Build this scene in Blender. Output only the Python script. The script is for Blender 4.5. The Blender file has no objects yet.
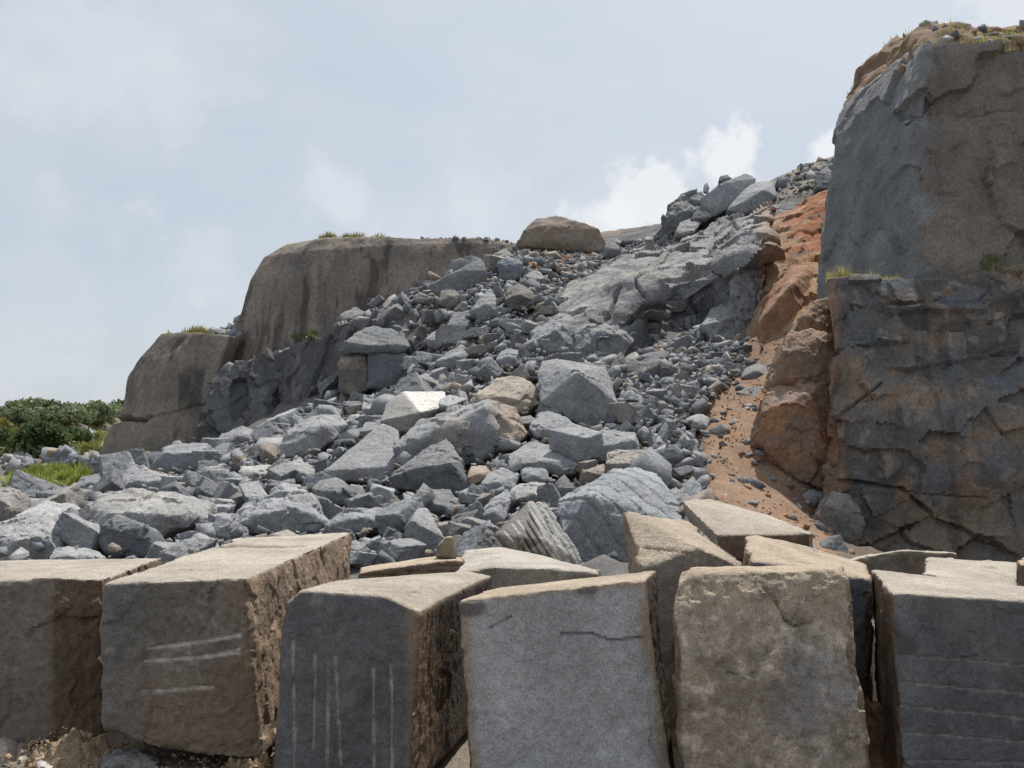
import bpy, bmesh, math, random
import numpy as np
from mathutils import Vector, Matrix, Quaternion
from mathutils.bvhtree import BVHTree

S = bpy.context.scene
C = S.collection
rng = np.random.default_rng(7)
random.seed(7)

# ------------------------------------------------------------------ camera
H, F = 2.3, 800.0
TH = math.atan((450 - 384) / F)
ct, st = math.cos(TH), math.sin(TH)
cam = bpy.data.objects.new('camera', bpy.data.cameras.new('camera'))
C.objects.link(cam); S.camera = cam
cam.data.sensor_width = 36.0
cam.data.lens = 36.0 * F / 1024
cam.data.clip_start = 0.05; cam.data.clip_end = 6000
cam.location = (0, 0, H)
cam.rotation_euler = (math.pi / 2 + TH, 0, 0)

# ------------------------------------------------------------------ sky and sun
SUN_EL, SUN_AZ = math.radians(64), math.radians(28)      # azimuth to the right of the view direction (+Y)
sd = Vector((math.sin(SUN_AZ) * math.cos(SUN_EL), math.cos(SUN_AZ) * math.cos(SUN_EL), math.sin(SUN_EL)))
sl = bpy.data.lights.new('sun', 'SUN'); sl.energy = 4.5; sl.angle = math.radians(0.6); sl.color = (1.0, 0.965, 0.91)
sun = bpy.data.objects.new('sun', sl); C.objects.link(sun)
sun.rotation_euler = sd.to_track_quat('Z', 'Y').to_euler(); sun.location = (0, 0, 60)

S.view_settings.view_transform = 'Standard'; S.view_settings.look = 'None'
S.view_settings.exposure = 0.14; S.view_settings.gamma = 1.0

def N(nt, typ, **kw):
    n = nt.nodes.new(typ)
    for k, v in kw.items():
        if k.startswith('i_'):
            key = k[2:]
            n.inputs[int(key) if key.isdigit() else key].default_value = v
        else:
            setattr(n, k, v)
    return n

W = bpy.data.worlds.new('World'); S.world = W; W.use_nodes = True
def build_world():
    nt = W.node_tree; nt.nodes.clear(); L = nt.links.new
    out = N(nt, 'ShaderNodeOutputWorld'); bg = N(nt, 'ShaderNodeBackground'); bg.inputs[1].default_value = 0.1
    sky = N(nt, 'ShaderNodeTexSky', sky_type='NISHITA', sun_disc=False, sun_elevation=SUN_EL, sun_rotation=SUN_AZ,
            altitude=200, air_density=1.0, dust_density=4.0, ozone_density=2.0)
    tc = N(nt, 'ShaderNodeTexCoord')
    # thin grey-blue veil over the whole sky
    veil = N(nt, 'ShaderNodeMix', data_type='RGBA'); veil.inputs[0].default_value = 0.62
    veil.inputs[7].default_value = (6.35, 6.95, 7.5, 1)
    L(sky.outputs[0], veil.inputs[6])
    last = veil.outputs[2]
    def math_(op, a, b=None, c=None):
        m = N(nt, 'ShaderNodeMath', operation=op)
        for i, v in enumerate((a, b, c)):
            if v is None: continue
            if isinstance(v, (int, float)): m.inputs[i].default_value = v
            else: L(v, m.inputs[i])
        return m.outputs[0]
    # broad soft patches of grey cloud
    mp = N(nt, 'ShaderNodeMapping'); mp.inputs['Scale'].default_value = (1, 1, 2.2); L(tc.outputs['Generated'], mp.inputs[0])
    n1 = N(nt, 'ShaderNodeTexNoise', i_Scale=2.6, i_Detail=5.0, i_Roughness=0.5); L(mp.outputs[0], n1.inputs['Vector'])
    r1 = N(nt, 'ShaderNodeMapRange'); r1.inputs[1].default_value = .42; r1.inputs[2].default_value = .68; L(n1.outputs[0], r1.inputs[0])
    m1 = N(nt, 'ShaderNodeMix', data_type='RGBA'); m1.inputs[7].default_value = (6.5, 6.9, 7.3, 1)
    L(math_('MULTIPLY', r1.outputs[0], .55), m1.inputs[0]); L(last, m1.inputs[6]); last = m1.outputs[2]
    # small cumulus banks: a direction, a reach, broken up by noise
    n2 = N(nt, 'ShaderNodeTexNoise', i_Scale=17.0, i_Detail=7.0, i_Roughness=0.58); L(tc.outputs['Generated'], n2.inputs['Vector'])
    for (px, py, rad, amt, colr) in CLOUDS:
        d = Vector(P(px, py, 100)) - Vector((0, 0, H)); d.normalize()
        vm = N(nt, 'ShaderNodeVectorMath', operation='DISTANCE'); vm.inputs[1].default_value = d
        L(tc.outputs['Generated'], vm.inputs[0])
        q = math_('MULTIPLY_ADD', vm.outputs['Value'], -1.0 / rad, 1.0)
        q = math_('MULTIPLY_ADD', n2.outputs[0], 1.9, math_('ADD', q, -1.25))
        rr = N(nt, 'ShaderNodeMapRange', interpolation_type='SMOOTHSTEP'); rr.inputs[1].default_value = 0.0; rr.inputs[2].default_value = .34 if colr == WHITE else .7
        L(q, rr.inputs[0])
        mm = N(nt, 'ShaderNodeMix', data_type='RGBA'); mm.inputs[7].default_value = colr + (1,)
        L(math_('MULTIPLY', rr.outputs[0], amt), mm.inputs[0]); L(last, mm.inputs[6]); last = mm.outputs[2]
    L(last, bg.inputs[0]); L(bg.outputs[0], out.inputs[0])
WHITE = (8.2, 8.3, 8.5)
CLOUDS = [(722, 165, .085, .8, WHITE), (650, 205, .10, .75, WHITE), (600, 235, .08, .6, WHITE), (335, 200, .10, .4, (7.6, 7.8, 8.2)), (1010, 0, .07, .4, WHITE),
          (832, 158, .05, .8, WHITE), (195, 262, .11, .25, (7.5, 7.7, 8.1)), (40, 300, .24, .2, (7.3, 7.5, 7.95)), (110, 50, .2, .3, (7.4, 7.5, 7.9)), (470, 230, .13, .25, (7.5, 7.7, 8.1))]

# ------------------------------------------------------------------ pixel <-> place
def P(px, py, Y):
    up = (384 - py) / F; rx = (px - 512) / F
    fy = ct - st * up; fz = st + ct * up
    s = Y / fy
    return (rx * s, Y, H + fz * s)
def project(a):
    a = np.asarray(a, float); x = a[..., 0]; y = a[..., 1]; z = a[..., 2] - H
    d = np.maximum(y * ct + z * st, .01); u = -y * st + z * ct
    return 512 + F * x / d, 384 - F * u / d
build_world()

# ------------------------------------------------------------------ noise in numpy
def _h(ix, iy, iz, seed):
    h = (ix * 374761393 + iy * 668265263 + iz * 2147483647 + seed * 974634777) & 0xFFFFFFFF
    h = ((h ^ (h >> 13)) * 1274126177) & 0xFFFFFFFF
    h = ((h ^ (h >> 15)) * 2246822519) & 0xFFFFFFFF
    return (h ^ (h >> 16)) & 0xFFFFFF
def hf(ix, iy, iz, seed): return _h(ix, iy, iz, seed) / float(0xFFFFFF)
def vnoise(p, seed=0):
    i = np.floor(p).astype(np.int64); f = p - i; u = f * f * f * (f * (f * 6 - 15) + 10)
    r = 0
    for dx in (0, 1):
        wx = u[:, 0] if dx else 1 - u[:, 0]
        for dy in (0, 1):
            wy = u[:, 1] if dy else 1 - u[:, 1]
            for dz in (0, 1):
                wz = u[:, 2] if dz else 1 - u[:, 2]
                r = r + wx * wy * wz * hf(i[:, 0] + dx, i[:, 1] + dy, i[:, 2] + dz, seed)
    return r * 2 - 1
def fbm(p, scale, octv=4, seed=0, gain=.5):
    r = np.zeros(len(p)); a = 1.0; q = p / scale; t = 0
    for o in range(octv):
        r += a * vnoise(q + 17.3 * o, seed + o); t += a; a *= gain; q = q * 2.03
    return r / t
def cells(p, scale, seed=0, warp=.25):
    """angular fracture facets: every cell is a tilted plane. Returns (height in metres, edge 0..1, cell id)"""
    sc = np.asarray(scale, float) * np.ones(3)
    q = p / sc
    if warp:
        q = q + warp * np.stack([vnoise(q * 1.7 + 5, seed + 1), vnoise(q * 1.7 + 11, seed + 2), vnoise(q * 1.7 + 23, seed + 3)], 1)
        q = q + .035 * np.stack([vnoise(q * 9 + 7, seed + 4), vnoise(q * 9 + 13, seed + 5), vnoise(q * 9 + 29, seed + 6)], 1)
    i = np.floor(q).astype(np.int64)
    n = len(p); b1 = np.full(n, 9.); b2 = np.full(n, 9.); br = np.zeros((n, 3)); bi = np.zeros((n, 3), np.int64)
    for dx in (-1, 0, 1):
        for dy in (-1, 0, 1):
            for dz in (-1, 0, 1):
                c = i + np.array((dx, dy, dz))
                hh = _h(c[:, 0], c[:, 1], c[:, 2], seed + 31)
                j = np.stack([hh & 255, (hh >> 8) & 255, hh >> 16], 1) / 255.0
                r = q - (c + j); d = (r * r).sum(1)
                m = d < b1
                b2 = np.where(m, b1, np.minimum(b2, d)); b1 = np.where(m, d, b1)
                br[m] = r[m]; bi[m] = c[m]
    g = np.stack([hf(bi[:, 0], bi[:, 1], bi[:, 2], seed + 51 + k) * 2 - 1 for k in range(3)], 1)
    idr = hf(bi[:, 0], bi[:, 1], bi[:, 2], seed + 61)
    hgt = ((g * br).sum(1) * .9 + (idr - .5) * .6) * sc.mean()
    return hgt, np.sqrt(b2) - np.sqrt(b1), idr

# ------------------------------------------------------------------ mesh helpers
def mesh_from(name, V, Fc, col=None, smooth=True):
    me = bpy.data.meshes.new(name)
    V = np.asarray(V, np.float32)
    if isinstance(Fc, np.ndarray):
        k = Fc.shape[1]; nf = len(Fc)
        me.vertices.add(len(V)); me.vertices.foreach_set('co', V.ravel())
        me.loops.add(nf * k); me.loops.foreach_set('vertex_index', Fc.astype(np.int32).ravel())
        me.polygons.add(nf); me.polygons.foreach_set('loop_start', np.arange(0, nf * k, k, dtype=np.int32))
        me.update(calc_edges=True); me.validate()
    else:
        me.from_pydata([tuple(map(float, v)) for v in V], [], Fc); me.update()
    if smooth: me.shade_smooth()
    if col is not None: set_col(me, col)
    return me
def set_col(me, col):
    a = me.attributes.get('Col') or me.attributes.new('Col', 'FLOAT_COLOR', 'POINT')
    c4 = np.ones((len(col), 4), np.float32); c4[:, :3] = np.clip(col, 0, .9)
    a.data.foreach_set('color', c4.ravel())
def sharpen(me, ang=32):
    me.shade_smooth(); me.set_sharp_from_angle(angle=math.radians(ang))
def get_v(me):
    v = np.empty(len(me.vertices) * 3, np.float32); me.vertices.foreach_get('co', v); return v.reshape(-1, 3).astype(float)
def set_v(me, V):
    me.vertices.foreach_set('co', np.asarray(V, np.float32).ravel()); me.update()
def get_n(me):
    v = np.empty(len(me.vertices) * 3, np.float32); me.vertex_normals.foreach_get('vector', v); return v.reshape(-1, 3).astype(float)
def get_e(me):
    v = np.empty(len(me.edges) * 2, np.int32); me.edges.foreach_get('vertices', v); return v.reshape(-1, 2)
def lap(A, E, it):
    n = len(A); deg = np.bincount(E.ravel(), minlength=n).astype(float); deg[deg == 0] = 1
    for _ in range(it):
        B = np.empty_like(A)
        for k in range(A.shape[1]):
            B[:, k] = (np.bincount(E[:, 0], A[E[:, 1], k], n) + np.bincount(E[:, 1], A[E[:, 0], k], n)) / deg
        A = .5 * A + .5 * B
    return A
def hull_bm(pts):
    bm = bmesh.new()
    for p in pts: bm.verts.new(p)
    r = bmesh.ops.convex_hull(bm, input=bm.verts)
    junk = [g for g in r['geom_interior'] + r['geom_unused'] if isinstance(g, bmesh.types.BMVert)]
    if junk: bmesh.ops.delete(bm, geom=list(set(junk)), context='VERTS')
    bmesh.ops.dissolve_limit(bm, angle_limit=math.radians(4), verts=bm.verts, edges=bm.edges)
    bmesh.ops.recalc_face_normals(bm, faces=bm.faces)
    return bm
def remesh(me, vox):
    o = bpy.data.objects.new('tmp', me); C.objects.link(o)
    m = o.modifiers.new('r', 'REMESH'); m.mode = 'VOXEL'; m.voxel_size = vox; m.adaptivity = 0
    dg = bpy.context.evaluated_depsgraph_get()
    r = bpy.data.meshes.new_from_object(o.evaluated_get(dg))
    bpy.data.objects.remove(o); bpy.data.meshes.remove(me)
    return r

def srgb(*c):
    return np.array([((v / 255) / 12.92 if v / 255 < .04045 else ((v / 255 + .055) / 1.055) ** 2.4) for v in c])

# ------------------------------------------------------------------ materials
def rock_mat(name, grain=1.0, bump=1.0, rough=.92, sat=.66, val=1.0, spk=1.0):
    m = bpy.data.materials.new(name); m.use_nodes = True
    nt = m.node_tree; L = nt.links.new; b = nt.nodes['Principled BSDF']
    b.inputs['Roughness'].default_value = rough; b.inputs['Specular IOR Level'].default_value = .25
    at = N(nt, 'ShaderNodeAttribute', attribute_name='Col'); oi = N(nt, 'ShaderNodeObjectInfo')
    tc = N(nt, 'ShaderNodeTexCoord')
    ad = N(nt, 'ShaderNodeVectorMath', operation='ADD'); L(tc.outputs['Object'], ad.inputs[0])
    rs = N(nt, 'ShaderNodeMath', operation='MULTIPLY'); rs.inputs[1].default_value = 37.0; L(oi.outputs['Random'], rs.inputs[0]); L(rs.outputs[0], ad.inputs[1])
    v = ad.outputs[0]
    mul = N(nt, 'ShaderNodeMix', data_type='RGBA', blend_type='MULTIPLY'); mul.inputs[0].default_value = 1
    L(at.outputs['Color'], mul.inputs[6]); L(oi.outputs['Color'], mul.inputs[7])
    last = mul.outputs[2]
    for sc, lo, hi, det in ((1.3 * grain, .8, 1.2, 6), (11 * grain, .72, 1.28, 6), (42 * grain, .5, 1.5, 4)):
        n = N(nt, 'ShaderNodeTexNoise', i_Scale=sc, i_Detail=float(det), i_Roughness=.62); L(v, n.inputs['Vector'])
        r = N(nt, 'ShaderNodeMapRange'); r.inputs[1].default_value = .3; r.inputs[2].default_value = .7; r.inputs[3].default_value = 1 - (1 - lo) * spk; r.inputs[4].default_value = 1 + (hi - 1) * spk
        L(n.outputs[0], r.inputs[0])
        x = N(nt, 'ShaderNodeMix', data_type='RGBA', blend_type='MULTIPLY'); x.inputs[0].default_value = 1
        L(last, x.inputs[6]); L(r.outputs[0], x.inputs[7]); last = x.outputs[2]
    # rusty film in scattered patches
    n = N(nt, 'ShaderNodeTexNoise', i_Scale=.9 * grain, i_Detail=7.0, i_Roughness=.65); L(v, n.inputs['Vector'])
    r = N(nt, 'ShaderNodeMapRange'); r.inputs[1].default_value = .56; r.inputs[2].default_value = .74; r.inputs[4].default_value = .3; L(n.outputs[0], r.inputs[0])
    x = N(nt, 'ShaderNodeMix', data_type='RGBA'); x.inputs[7].default_value = (.27, .21, .15, 1)
    L(r.outputs[0], x.inputs[0]); L(last, x.inputs[6]); last = x.outputs[2]
    hs = N(nt, 'ShaderNodeHueSaturation'); hs.inputs['Saturation'].default_value = sat; hs.inputs['Value'].default_value = val
    L(last, hs.inputs['Color']); L(hs.outputs[0], b.inputs['Base Color'])
    prev = None
    for sc, dist, s in ((5 * grain, .08, .6), (22 * grain, .028, .8), (70 * grain, .010, .7)):
        n = N(nt, 'ShaderNodeTexNoise', i_Scale=sc, i_Detail=6.0, i_Roughness=.6); L(v, n.inputs['Vector'])
        bp = N(nt, 'ShaderNodeBump'); bp.inputs['Strength'].default_value = min(1, s * bump); bp.inputs['Distance'].default_value = dist / grain
        L(n.outputs[0], bp.inputs['Height'])
        if prev: L(prev, bp.inputs['Normal'])
        prev = bp.outputs[0]
    L(prev, b.inputs['Normal'])
    return m
M_ROCK = rock_mat('granite', val=.93, sat=.68, spk=.85)
M_WARM = rock_mat('stained_granite', sat=.88, val=.95, spk=.85)
M_FAR = rock_mat('granite_far', grain=.4, sat=.75, val=.92, spk=.8)
M_BLOCK = rock_mat('granite_cut', grain=2.0, bump=1.25, sat=.8, val=.94, spk=.65)
M_SOIL = rock_mat('soil', grain=1.6, bump=1.0, rough=1.0, sat=.85, val=.8)
def plain_mat(name, rough=.9, trans=0):
    m = bpy.data.materials.new(name); m.use_nodes = True
    nt = m.node_tree; L = nt.links.new; b = nt.nodes['Principled BSDF']; b.inputs['Roughness'].default_value = rough
    b.inputs['Specular IOR Level'].default_value = .2
    at = N(nt, 'ShaderNodeAttribute', attribute_name='Col'); oi = N(nt, 'ShaderNodeObjectInfo')
    mul = N(nt, 'ShaderNodeMix', data_type='RGBA', blend_type='MULTIPLY'); mul.inputs[0].default_value = 1
    L(at.outputs['Color'], mul.inputs[6]); L(oi.outputs['Color'], mul.inputs[7]); L(mul.outputs[2], b.inputs['Base Color'])
    if trans:
        t = N(nt, 'ShaderNodeBsdfTranslucent'); L(mul.outputs[2], t.inputs[0])
        mx = N(nt, 'ShaderNodeMixShader'); mx.inputs[0].default_value = trans
        L(b.outputs[0], mx.inputs[1]); L(t.outputs[0], mx.inputs[2]); L(mx.outputs[0], nt.nodes['Material Output'].inputs[0])
    return m
M_STONE = plain_mat('loose_stone', .95)
M_LEAF = plain_mat('foliage', .8, .35)
M_BARK = plain_mat('bark', .95)

# ------------------------------------------------------------------ object helpers
def add(name, me, mat, parent=None, origin=None, label=None, cat=None, group=None, kind=None):
    o = bpy.data.objects.new(name, me); C.objects.link(o)
    if me is not None:
        if origin is not None:
            V = get_v(me) - np.array(origin); set_v(me, V); o.location = origin
        if not me.materials: me.materials.append(mat)
    elif origin is not None: o.location = origin
    if parent is not None:
        o.parent = parent; o.location = Vector(o.location) - Vector(parent.location)
    for k, v in (('label', label), ('category', cat), ('group', group), ('kind', kind)):
        if v: o[k] = v
    return o
def base_of(V):
    return (float(V[:, 0].mean()), float(V[:, 1].mean()), float(V[:, 2].min()))

GREY = srgb(134, 137, 142); DARK = srgb(102, 105, 111); PALE = srgb(190, 186, 178); TAN = srgb(163, 147, 126); BROWN = srgb(124, 107, 90)
LIT_DUST = srgb(176, 172, 166); BEIGE = srgb(203, 184, 158); SOIL = srgb(142, 108, 82); RED = srgb(150, 92, 62); CLIFF = srgb(118, 108, 98)  # the dust tint is lightened to carry sunlight on upward faces
def mix(a, b, t):
    t = np.clip(np.asarray(t), 0, 1); t = t[:, None] if t.ndim else t
    return np.asarray(a) * (1 - t) + np.asarray(b) * t
def ss(x, a, b):
    t = np.clip((x - a) / (b - a), 0, 1); return t * t * (3 - 2 * t)
def seg_dist(px, py, x1, y1, x2, y2):
    dx, dy = x2 - x1, y2 - y1
    t = np.clip(((px - x1) * dx + (py - y1) * dy) / (dx * dx + dy * dy + 1e-9), 0, 1)
    return np.hypot(px - x1 - t * dx, py - y1 - t * dy), t
def inpoly(px, py, poly):
    px = np.asarray(px, float); py = np.asarray(py, float)
    r = np.zeros(px.shape, bool); n = len(poly)
    for i in range(n):
        x1, y1 = poly[i]; x2, y2 = poly[(i + 1) % n]
        c = ((y1 > py) != (y2 > py)) & (px < (x2 - x1) * (py - y1) / ((y2 - y1) or 1e-9) + x1)
        r ^= c
    return r
# ------------------------------------------------------------------ the ground and the rubble slope
TP = [(-150, 560, 14), (0, 560, 13), (200, 556, 13), (400, 555, 13), (600, 555, 13), (740, 560, 13), (845, 560, 14), (1000, 575, 15), (1150, 575, 15), (870, 565, 17.5), (930, 566, 17.4), (1000, 566, 17.4), (1080, 566, 17.4), (1160, 566, 17.4), (845, 552, 18.2),
      (-150, 520, 20), (0, 512, 19), (100, 505, 20), (200, 505, 18), (300, 500, 18), (400, 492, 17.5), (500, 490, 17), (600, 488, 17), (700, 492, 17), (800, 512, 17),
      (-150, 490, 34), (0, 488, 30), (50, 480, 36), (110, 480, 40), (150, 476, 44), (190, 471, 43), (165, 478, 36), (208, 455, 42), (225, 452, 36), (260, 442, 34), (330, 440, 27), (400, 440, 21), (500, 435, 20.3), (600, 430, 20.5), (700, 428, 21), (760, 440, 20), (800, 470, 19),
      (240, 430, 41), (290, 410, 40), (325, 398, 39), (345, 394, 38.5), (385, 393, 37.5), (425, 385, 31), (470, 385, 25.5), (550, 380, 25), (640, 376, 25.5), (700, 372, 26), (750, 372, 26), (790, 400, 23),
      (425, 350, 38), (460, 345, 34), (520, 340, 30), (580, 355, 29.5), (650, 352, 29), (720, 342, 29.5),
      (370, 312, 45), (420, 300, 43), (460, 298, 39), (500, 300, 36), (560, 300, 34), (430, 288, 46.5), (475, 268, 47), (505, 262, 45),
      (530, 260, 47), (560, 250, 51), (620, 256, 50), (520, 246, 55), (570, 246, 56), (630, 250, 56), (520, 250, 75), (600, 250, 75),
      (590, 300, 40), (620, 295, 41), (650, 265, 45), (690, 235, 45), (670, 240, 47), (700, 215, 49), (740, 195, 51), (770, 186, 52), (800, 168, 53), (835, 156, 54), (900, 140, 56),
      (715, 250, 45), (750, 222, 45), (790, 195, 45), (835, 180, 46),
      (660, 310, 39), (700, 300, 40), (740, 300, 39), (780, 330, 27.5), (830, 330, 25), (860, 330, 25)]
_tp = np.array([P(*t) for t in TP])
_ex = np.array([(x, y, z) for x in (-45, -30, -15, 0, 15, 30) for y, z in ((6, -.35), (9, -.2))] +
               [(-40, 30, .4), (-40, 60, -.8), (-28, 60, 0.), (-34, 46, 0.), (-20, 62, 9), (-8, 75, 13), (10, 80, 12), (25, 75, 19), (45, 60, 18), (40, 40, 10), (30, 20, .5), (-14, 58, 10.)])
_tp = np.concatenate([_tp, _ex])
_D = np.hypot(_tp[:, None, 0] - _tp[None, :, 0], _tp[:, None, 1] - _tp[None, :, 1])
_A = np.zeros((len(_tp) + 3,) * 2); n_ = len(_tp)
_A[:n_, :n_] = _D + np.eye(n_) * .15
_A[:n_, n_] = 1; _A[:n_, n_ + 1:] = _tp[:, :2]; _A[n_:, :n_] = _A[:n_, n_:].T
_w = np.linalg.solve(_A, np.concatenate([_tp[:, 2], np.zeros(3)]))
def tz(x, y):
    x = np.asarray(x, float); y = np.asarray(y, float)
    xr = x.ravel(); yr = y.ravel(); r = np.empty(len(xr))
    for k in range(0, len(xr), 20000):
        s = slice(k, k + 20000)
        d = np.hypot(xr[s, None] - _tp[None, :, 0], yr[s, None] - _tp[None, :, 1])
        r[s] = d @ _w[:n_] + _w[n_] + _w[n_ + 1] * xr[s] + _w[n_ + 2] * yr[s]
    return r.reshape(x.shape)
_ys = np.arange(10, 75, .2)
def Yt(px, py):
    """distance at which the sight line meets the slope"""
    p = np.array([P(px, py, y) for y in _ys])
    below = p[:, 2] < tz(p[:, 0], p[:, 1])
    if below.any():
        return float(_ys[np.argmax(below)])
    return 50.0

SOILPOLY = [(732, 338), (800, 318), (800, 372), (768, 420), (780, 455), (835, 520), (860, 556), (715, 560), (716, 522), (700, 490), (694, 430), (716, 390)]
def ground_sheet():
    xs = np.concatenate([[-3000, -800, -200, -60], np.arange(-14, 14.01, .12), [60, 200, 800, 3000]])
    ys = np.concatenate([[-3000, -500, -60, -8], np.arange(-1, 11.01, .12), [20, 60, 200, 800, 4000]])
    X, Yy = np.meshgrid(xs, ys); p = np.stack([X.ravel(), Yy.ravel(), np.zeros(X.size)], 1)
    p[:, 2] = .05 * fbm(p, 1.2, 4, 3) + .02 * fbm(p, .2, 3, 9) - .03
    ny, nx = X.shape; I = np.arange(ny * nx).reshape(ny, nx)
    Q = np.stack([I[:-1, :-1], I[:-1, 1:], I[1:, 1:], I[1:, :-1]], -1).reshape(-1, 4)
    p[np.hypot(p[:, 0], p[:, 1] - 5) > 30, 2] = -.35
    col = mix(srgb(124, 110, 94), srgb(140, 128, 112), .5 + fbm(p, .5, 4, 5))
    me = mesh_from('ground', p, Q, col); add('ground', me, M_SOIL, kind='structure', label='brown trampled quarry ground under the row of blocks')
ground_sheet()
def slope():
    xs = np.arange(-40, 36, .28); ys = np.arange(9.4, 78, .28)
    X, Yy = np.meshgrid(xs, ys); Z = tz(X, Yy); p = np.stack([X.ravel(), Yy.ravel(), Z.ravel()], 1)
    px, py = project(p)
    soil = np.zeros(len(p))
    m = inpoly(px + 14 * fbm(p, 1.5, 3, 41), py + 8 * fbm(p, 1.5, 3, 42), SOILPOLY) & (p[:, 1] < 34)
    soil[m] = 1
    soil = np.maximum(soil, ss(fbm(p, 4, 3, 12), .15, .45) * ss(p[:, 2], 8, 11) * .8)
    h, e, idr = cells(p, .8, 3)
    p[:, 2] -= .45 * inpoly(px, py, [(-60, 560), (-40, 512), (112, 480), (215, 446), (330, 398), (410, 385), (425, 300), (480, 262), (560, 268), (530, 345), (575, 372), (690, 350), (735, 350), (705, 430), (716, 500), (680, 560)]) * (1 - soil)
    p[:, 2] += (.14 * fbm(p, 3, 4, 1) + .35 * h * .5) * (1 - .8 * soil) + .05 * fbm(p, .5, 3, 8)
    ny, nx = X.shape; I = np.arange(ny * nx).reshape(ny, nx)
    Q = np.stack([I[:-1, :-1], I[:-1, 1:], I[1:, 1:], I[1:, :-1]], -1).reshape(-1, 4)
    col = mix(srgb(98, 97, 98), srgb(128, 124, 120), .5 + fbm(p, 1.0, 3, 5))
    col = mix(col, mix(SOIL, srgb(160, 128, 98), .5 + .9 * fbm(p, .8, 4, 6)), soil)
    col = mix(col, srgb(112, 98, 84), ss(px, 820, 850) * ss(p[:, 1], 24, 20))
    hill = (ss(px, 690, 760) * ss(p[:, 1], 38, 44) * ss(py, 260, 235))
    col = mix(col, mix(srgb(150, 136, 114), srgb(120, 116, 110), ss(fbm(p, 1.5, 4, 71), -.1, .2)), hill)
    left = ss(px, 95, 60) * ss(p[:, 1], 25, 30) * .6
    col = mix(col, mix(srgb(122, 124, 84), srgb(150, 142, 110), .5 + fbm(p, 2, 3, 77)), left * .8)
    me = mesh_from('rubble_slope', p, Q, col)
    add('rubble_slope', me, M_SOIL, kind='structure', label='broad slope of grey stone waste and brown soil under the fallen rocks')
slope()

# ------------------------------------------------------------------ rock walls: control rows (px, py, Y) from the foot up, made into one displaced sheet
def patch(name, rows, nu, nv, back=8, foot=3, big=(.25, 3.0), mid=(.2, .9), rough=.05, colour=None, lines=(), mat=None, seed=0, aniso=(1, 1, 1), wob=0., warp=.25, label=None, parent=None, smooth_ctl=0, post=None):
    R = np.array([[P(*c) if len(c) == 3 else c[:3] for c in r] for r in rows])
    low = R[:1] - np.array((0, 0, foot)); t1 = R[-1:].copy(); t1[:, :, 0] += back * np.maximum(t1[:, :, 0], 0) / t1[:, :, 1]; t1[:, :, 1] += back; t2 = t1 + np.array((0, 2, -12.))
    ytop = R[-1, :, 1].max() + back
    R = np.concatenate([low, R, t1, t2])
    lf = R[:, :1].copy(); ray = (lf - np.array((0, 0, H))) / lf[:, :, 1:2]; lf = lf + back * np.where(lf[:, :, :1] > 0, ray * np.array((1.03, 1, 1)), np.array((0, 1, 0))); rt = R[:, -1:].copy(); rt[:, :, 1] += back
    R = np.concatenate([lf, R, rt], 1)
    WT = np.zeros(R.shape[:2] + (1,)); WT[1:-2, 1:-1] = 1; WT[0, 1:-1] = .6; R = np.concatenate([R, WT], 2)
    # resample so that spacing follows length
    def axis(R, ax, n):
        d = np.linalg.norm(np.diff(R[..., :3], axis=ax), axis=2).mean(axis=1 - ax)
        d[0] *= .35; d[-1] *= .25
        if ax == 0: d[-2] *= .45
        c = np.concatenate([[0], np.cumsum(d)]); t = np.linspace(0, c[-1], n)
        i = np.clip(np.searchsorted(c, t, side='right') - 1, 0, len(d) - 1); f = np.clip((t - c[i]) / d[i], 0, 1)
        A = np.take(R, i, ax); B = np.take(R, i + 1, ax)
        f = f[:, None, None] if ax == 0 else f[None, :, None]
        return A * (1 - f) + B * f
    G = axis(axis(R, 0, nv), 1, nu)
    for _ in range(smooth_ctl):
        G[1:-1, 1:-1] = .5 * G[1:-1, 1:-1] + .125 * (G[:-2, 1:-1] + G[2:, 1:-1] + G[1:-1, :-2] + G[1:-1, 2:])
    wgt = ss(G[..., 3].ravel(), .0, 1.0); p = G[..., :3].reshape(-1, 3).copy(); I = np.arange(nv * nu).reshape(nv, nu)
    Q = np.stack([I[:-1, :-1], I[:-1, 1:], I[1:, 1:], I[1:, :-1]], -1).reshape(-1, 4)
    me = mesh_from(name, p, Q)
    nrm = get_n(me)
    E = get_e(me); nrm = lap(nrm, E, 12); nrm /= np.linalg.norm(nrm, axis=1)[:, None] + 1e-9
    q = p * np.array(aniso)
    d = np.zeros(len(p)); ed = np.ones(len(p)); idr = np.zeros(len(p)) + .5
    if big[0]: hb, eb, idb = cells(q, big[1], seed + 1, warp); d += big[0] * hb
    if mid[0]: hm, em, idr = cells(q, mid[1], seed + 2, warp); d += mid[0] * hm; ed = em
    d += rough * fbm(q, .9, 5, seed + 3, .55) * 2
    if wob: d += wob * fbm(p, 5, 2, seed + 9)
    d = d * (.12 + .88 * wgt)
    V = p + nrm * d[:, None]
    px, py = project(p)
    col = colour(p, px, py, ed, idr, nrm) if colour else np.tile(GREY, (len(p), 1))
    for (x1, y1, x2, y2, w, dep, c) in lines:
        dd, t = seg_dist(px + 3 * fbm(p, .8, 3, 91), py + 3 * fbm(p, .8, 3, 92), x1, y1, x2, y2); k = ss(dd, w, w * .3)
        V -= nrm * (k * dep)[:, None]
        if c is not None: col = mix(col, c, k)
    if post is not None: V, col = post(V, col, p, px, py)
    set_v(me, V); sharpen(me); set_col(me, col)
    o = add(name, me, mat or M_FAR, kind=None if parent else 'structure', label=label, parent=parent)
    return o

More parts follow.
